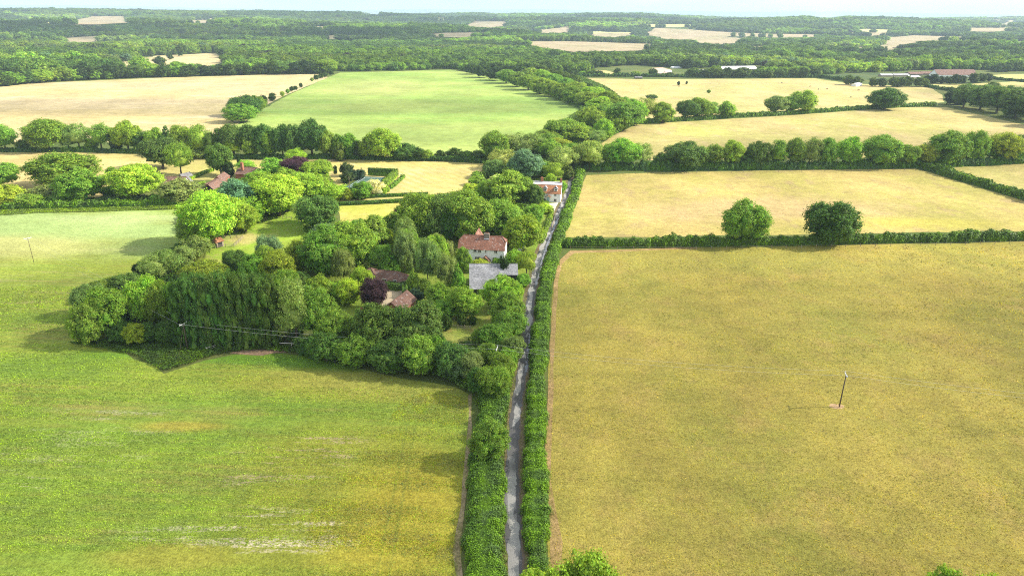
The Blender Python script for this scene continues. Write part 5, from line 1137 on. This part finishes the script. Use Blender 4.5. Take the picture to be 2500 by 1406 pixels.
# ------------------------------------------------------------------ cattle
def cow_mesh(seed):
    """one smooth body: barrel, neck, head lowered to graze, four jointed legs, tail"""
    me = bpy.data.meshes.new('cow'); V = []; E = []; Rd = []
    def v(p, r): V.append(p); Rd.append(r); return len(V) - 1
    a = v((-.75, 0, 1.12), .30); b = v((-.1, 0, 1.08), .40); c = v((.6, 0, 1.12), .33); E += [(a, b), (b, c)]
    n = v((1.05, 0, 1.0), .2); h = v((1.3, 0, .5), .14); m = v((1.45, 0, .22), .09); E += [(c, n), (n, h), (h, m)]
    for s_ in (-1, 1):
        e = v((1.25, s_ * .2, .66), .04); E.append((h, e))
        f1 = v((.62, s_ * .2, .8), .14); f2 = v((.64, s_ * .2, .42), .08); f3 = v((.62, s_ * .2, .03), .07); E += [(c, f1), (f1, f2), (f2, f3)]
        r1 = v((-.7, s_ * .22, .8), .17); r2 = v((-.88, s_ * .22, .45), .08); r3 = v((-.8, s_ * .22, .03), .07); E += [(a, r1), (r1, r2), (r2, r3)]
    t1 = v((-1.08, 0, 1.15), .05); t2 = v((-1.14, 0, .6), .03); E += [(a, t1), (t1, t2)]
    me.from_pydata(V, E, []); o = bpy.data.objects.new('cow', me); COL.objects.link(o)
    sk = o.modifiers.new('skin', 'SKIN'); sub = o.modifiers.new('sub', 'SUBSURF'); sub.levels = sub.render_levels = 1
    for i, s_ in enumerate(me.skin_vertices[0].data): s_.radius = (Rd[i], Rd[i]); s_.use_root = (i == 1)
    dg = bpy.context.evaluated_depsgraph_get(); m2 = bpy.data.meshes.new_from_object(o.evaluated_get(dg)); bpy.data.objects.remove(o)
    for p in m2.polygons: p.use_smooth = True
    return m2
CM = cow_mesh(1)
cm = {'brown': plain('brown_hide', (.20, .075, .035), .8), 'dark': plain('dark_hide', (.03, .025, .02), .8), 'white': plain('white_hide', (.7, .66, .6), .8)}
CM.materials.append(cm['brown'])
for (x, y, rz, cc, lbl) in ((2019, 219, .2, 'brown', 'brown cow grazing, the larger looking one in mid field'), (2096, 222, 3.0, 'brown', 'brown cow grazing farthest along the field, apart from the herd'), (1908, 204, .5, 'dark', 'dark cow standing by the wire fence'), (1921, 204, 1.2, 'white', 'white cow standing by the wire fence'),
        (1998, 220, 1.5, 'dark', 'dark cow next to the brown cow in mid field'), (1978, 213, 2.5, 'brown', 'brown cow grazing behind the brown and dark pair'), (2077, 239, .8, 'dark', 'dark cow alone lower in the cattle field'), (1658, 213, 0, 'dark', 'dark cow beside the small trees in the cattle field')):
    g = G(x, y); o = bpy.data.objects.new('cow', CM); COL.objects.link(o); o.location = (g[0], g[1], hz(*g)); o.rotation_euler = (0, 0, rz); tag(o, lbl, 'cow', 'cows grazing in the far pasture')
    o.material_slots[0].link = 'OBJECT'; o.material_slots[0].material = cm[cc]

# ------------------------------------------------------------------ fair weather clouds whose shade falls over parts of the country
def cloud_mat(name, dens):
    m = bpy.data.materials.new(name); m.use_nodes = True; t = m.node_tree; t.nodes.clear()
    tc = t.nodes.new('ShaderNodeTexCoord'); sp = t.nodes.new('ShaderNodeVectorMath'); sp.operation = 'MULTIPLY'; sp.inputs[1].default_value = (1, 1, 0)
    ln = t.nodes.new('ShaderNodeVectorMath'); ln.operation = 'LENGTH'; mr = t.nodes.new('ShaderNodeMapRange'); mr.interpolation_type = 'SMOOTHSTEP'
    nz = t.nodes.new('ShaderNodeTexNoise'); nz.inputs['Scale'].default_value = 2.6; nz.inputs['Detail'].default_value = 4
    ad = t.nodes.new('ShaderNodeMath'); ad.operation = 'ADD'
    t.links.new(tc.outputs['Object'], sp.inputs[0]); t.links.new(sp.outputs[0], ln.inputs[0]); t.links.new(tc.outputs['Object'], nz.inputs['Vector'])
    t.links.new(ln.outputs['Value'], ad.inputs[0]); t.links.new(nz.outputs['Fac'], ad.inputs[1]); t.links.new(ad.outputs[0], mr.inputs[0])
    for i_, v_ in zip((1, 2, 3, 4), (1.08, 1.46, dens, 0)): mr.inputs[i_].default_value = v_
    tr = t.nodes.new('ShaderNodeBsdfTransparent'); tl = t.nodes.new('ShaderNodeBsdfTranslucent'); tl.inputs[0].default_value = (.95, .95, .95, 1); mx = t.nodes.new('ShaderNodeMixShader'); o = t.nodes.new('ShaderNodeOutputMaterial')
    t.links.new(mr.outputs[0], mx.inputs[0]); t.links.new(tr.outputs[0], mx.inputs[1]); t.links.new(tl.outputs[0], mx.inputs[2]); t.links.new(mx.outputs[0], o.inputs[0]); return m
def cloud(cx, cy, rx, ry, dens, alt, rot, label):
    iv, fi = ico(4); n = np.sin(iv[:, 0] * 5 + cx) * np.sin(iv[:, 1] * 4 + cy) + .5 * np.sin(iv[:, 0] * 11) * np.sin(iv[:, 1] * 9)
    V = iv * (1 + .12 * n)[:, None]; V[:, 2] = np.where(V[:, 2] > 0, V[:, 2] * (1 + .25 * n), V[:, 2] * .35)
    o = link('cloud', np_mesh('cloud', V, fi, cloud_mat('cloud_vapour', dens), True)); k = alt / SUNV.z
    o.location = (cx + SUNV.x * k, cy + SUNV.y * k, alt); o.scale = (rx, ry, 55); o.rotation_euler = (0, 0, rot); tag(o, label, 'cloud', None, 'structure')
cloud(90, 70, 700, 205, .29, 1500, 0, 'broad thin cloud shading the near fields')
cloud(420, 455, 430, 105, .22, 1500, .05, 'thin streak of cloud shading the golden field')
cloud(-250, 640, 520, 75, .26, 1500, .08, 'thin streak of cloud shading the cream stubble')
cloud(760, 830, 330, 150, .42, 1500, .2, 'small thick cloud shading the far copse')
cloud(-900, 2350, 1500, 330, .5, 1600, .1, 'long cloud shading the middle woods')
cloud(1500, 1750, 800, 260, .40, 1600, .1, 'cloud shading the woods behind the barns')
cloud(-300, 4900, 3400, 800, .6, 1700, 0, 'wide cloud shading the far ridge')

# ------------------------------------------------------------------ air
bm = bmesh.new(); add_box(bm, (0, 0, 206), (84000, 84000, 416))
hm = bpy.data.materials.new('haze_air'); hm.use_nodes = True; hm.node_tree.nodes.clear()
pv = hm.node_tree.nodes.new('ShaderNodeVolumePrincipled'); mo = hm.node_tree.nodes.new('ShaderNodeOutputMaterial')
pv.inputs['Color'].default_value = (.63, .81, 1.0, 1); pv.inputs['Density'].default_value = 8.0e-5; pv.inputs['Anisotropy'].default_value = .0
hm.node_tree.links.new(pv.outputs[0], mo.inputs['Volume'])
tag(link('haze', bm_mesh('haze', bm, hm)), 'pale bluish summer haze over the far country', 'haze', None, 'stuff')
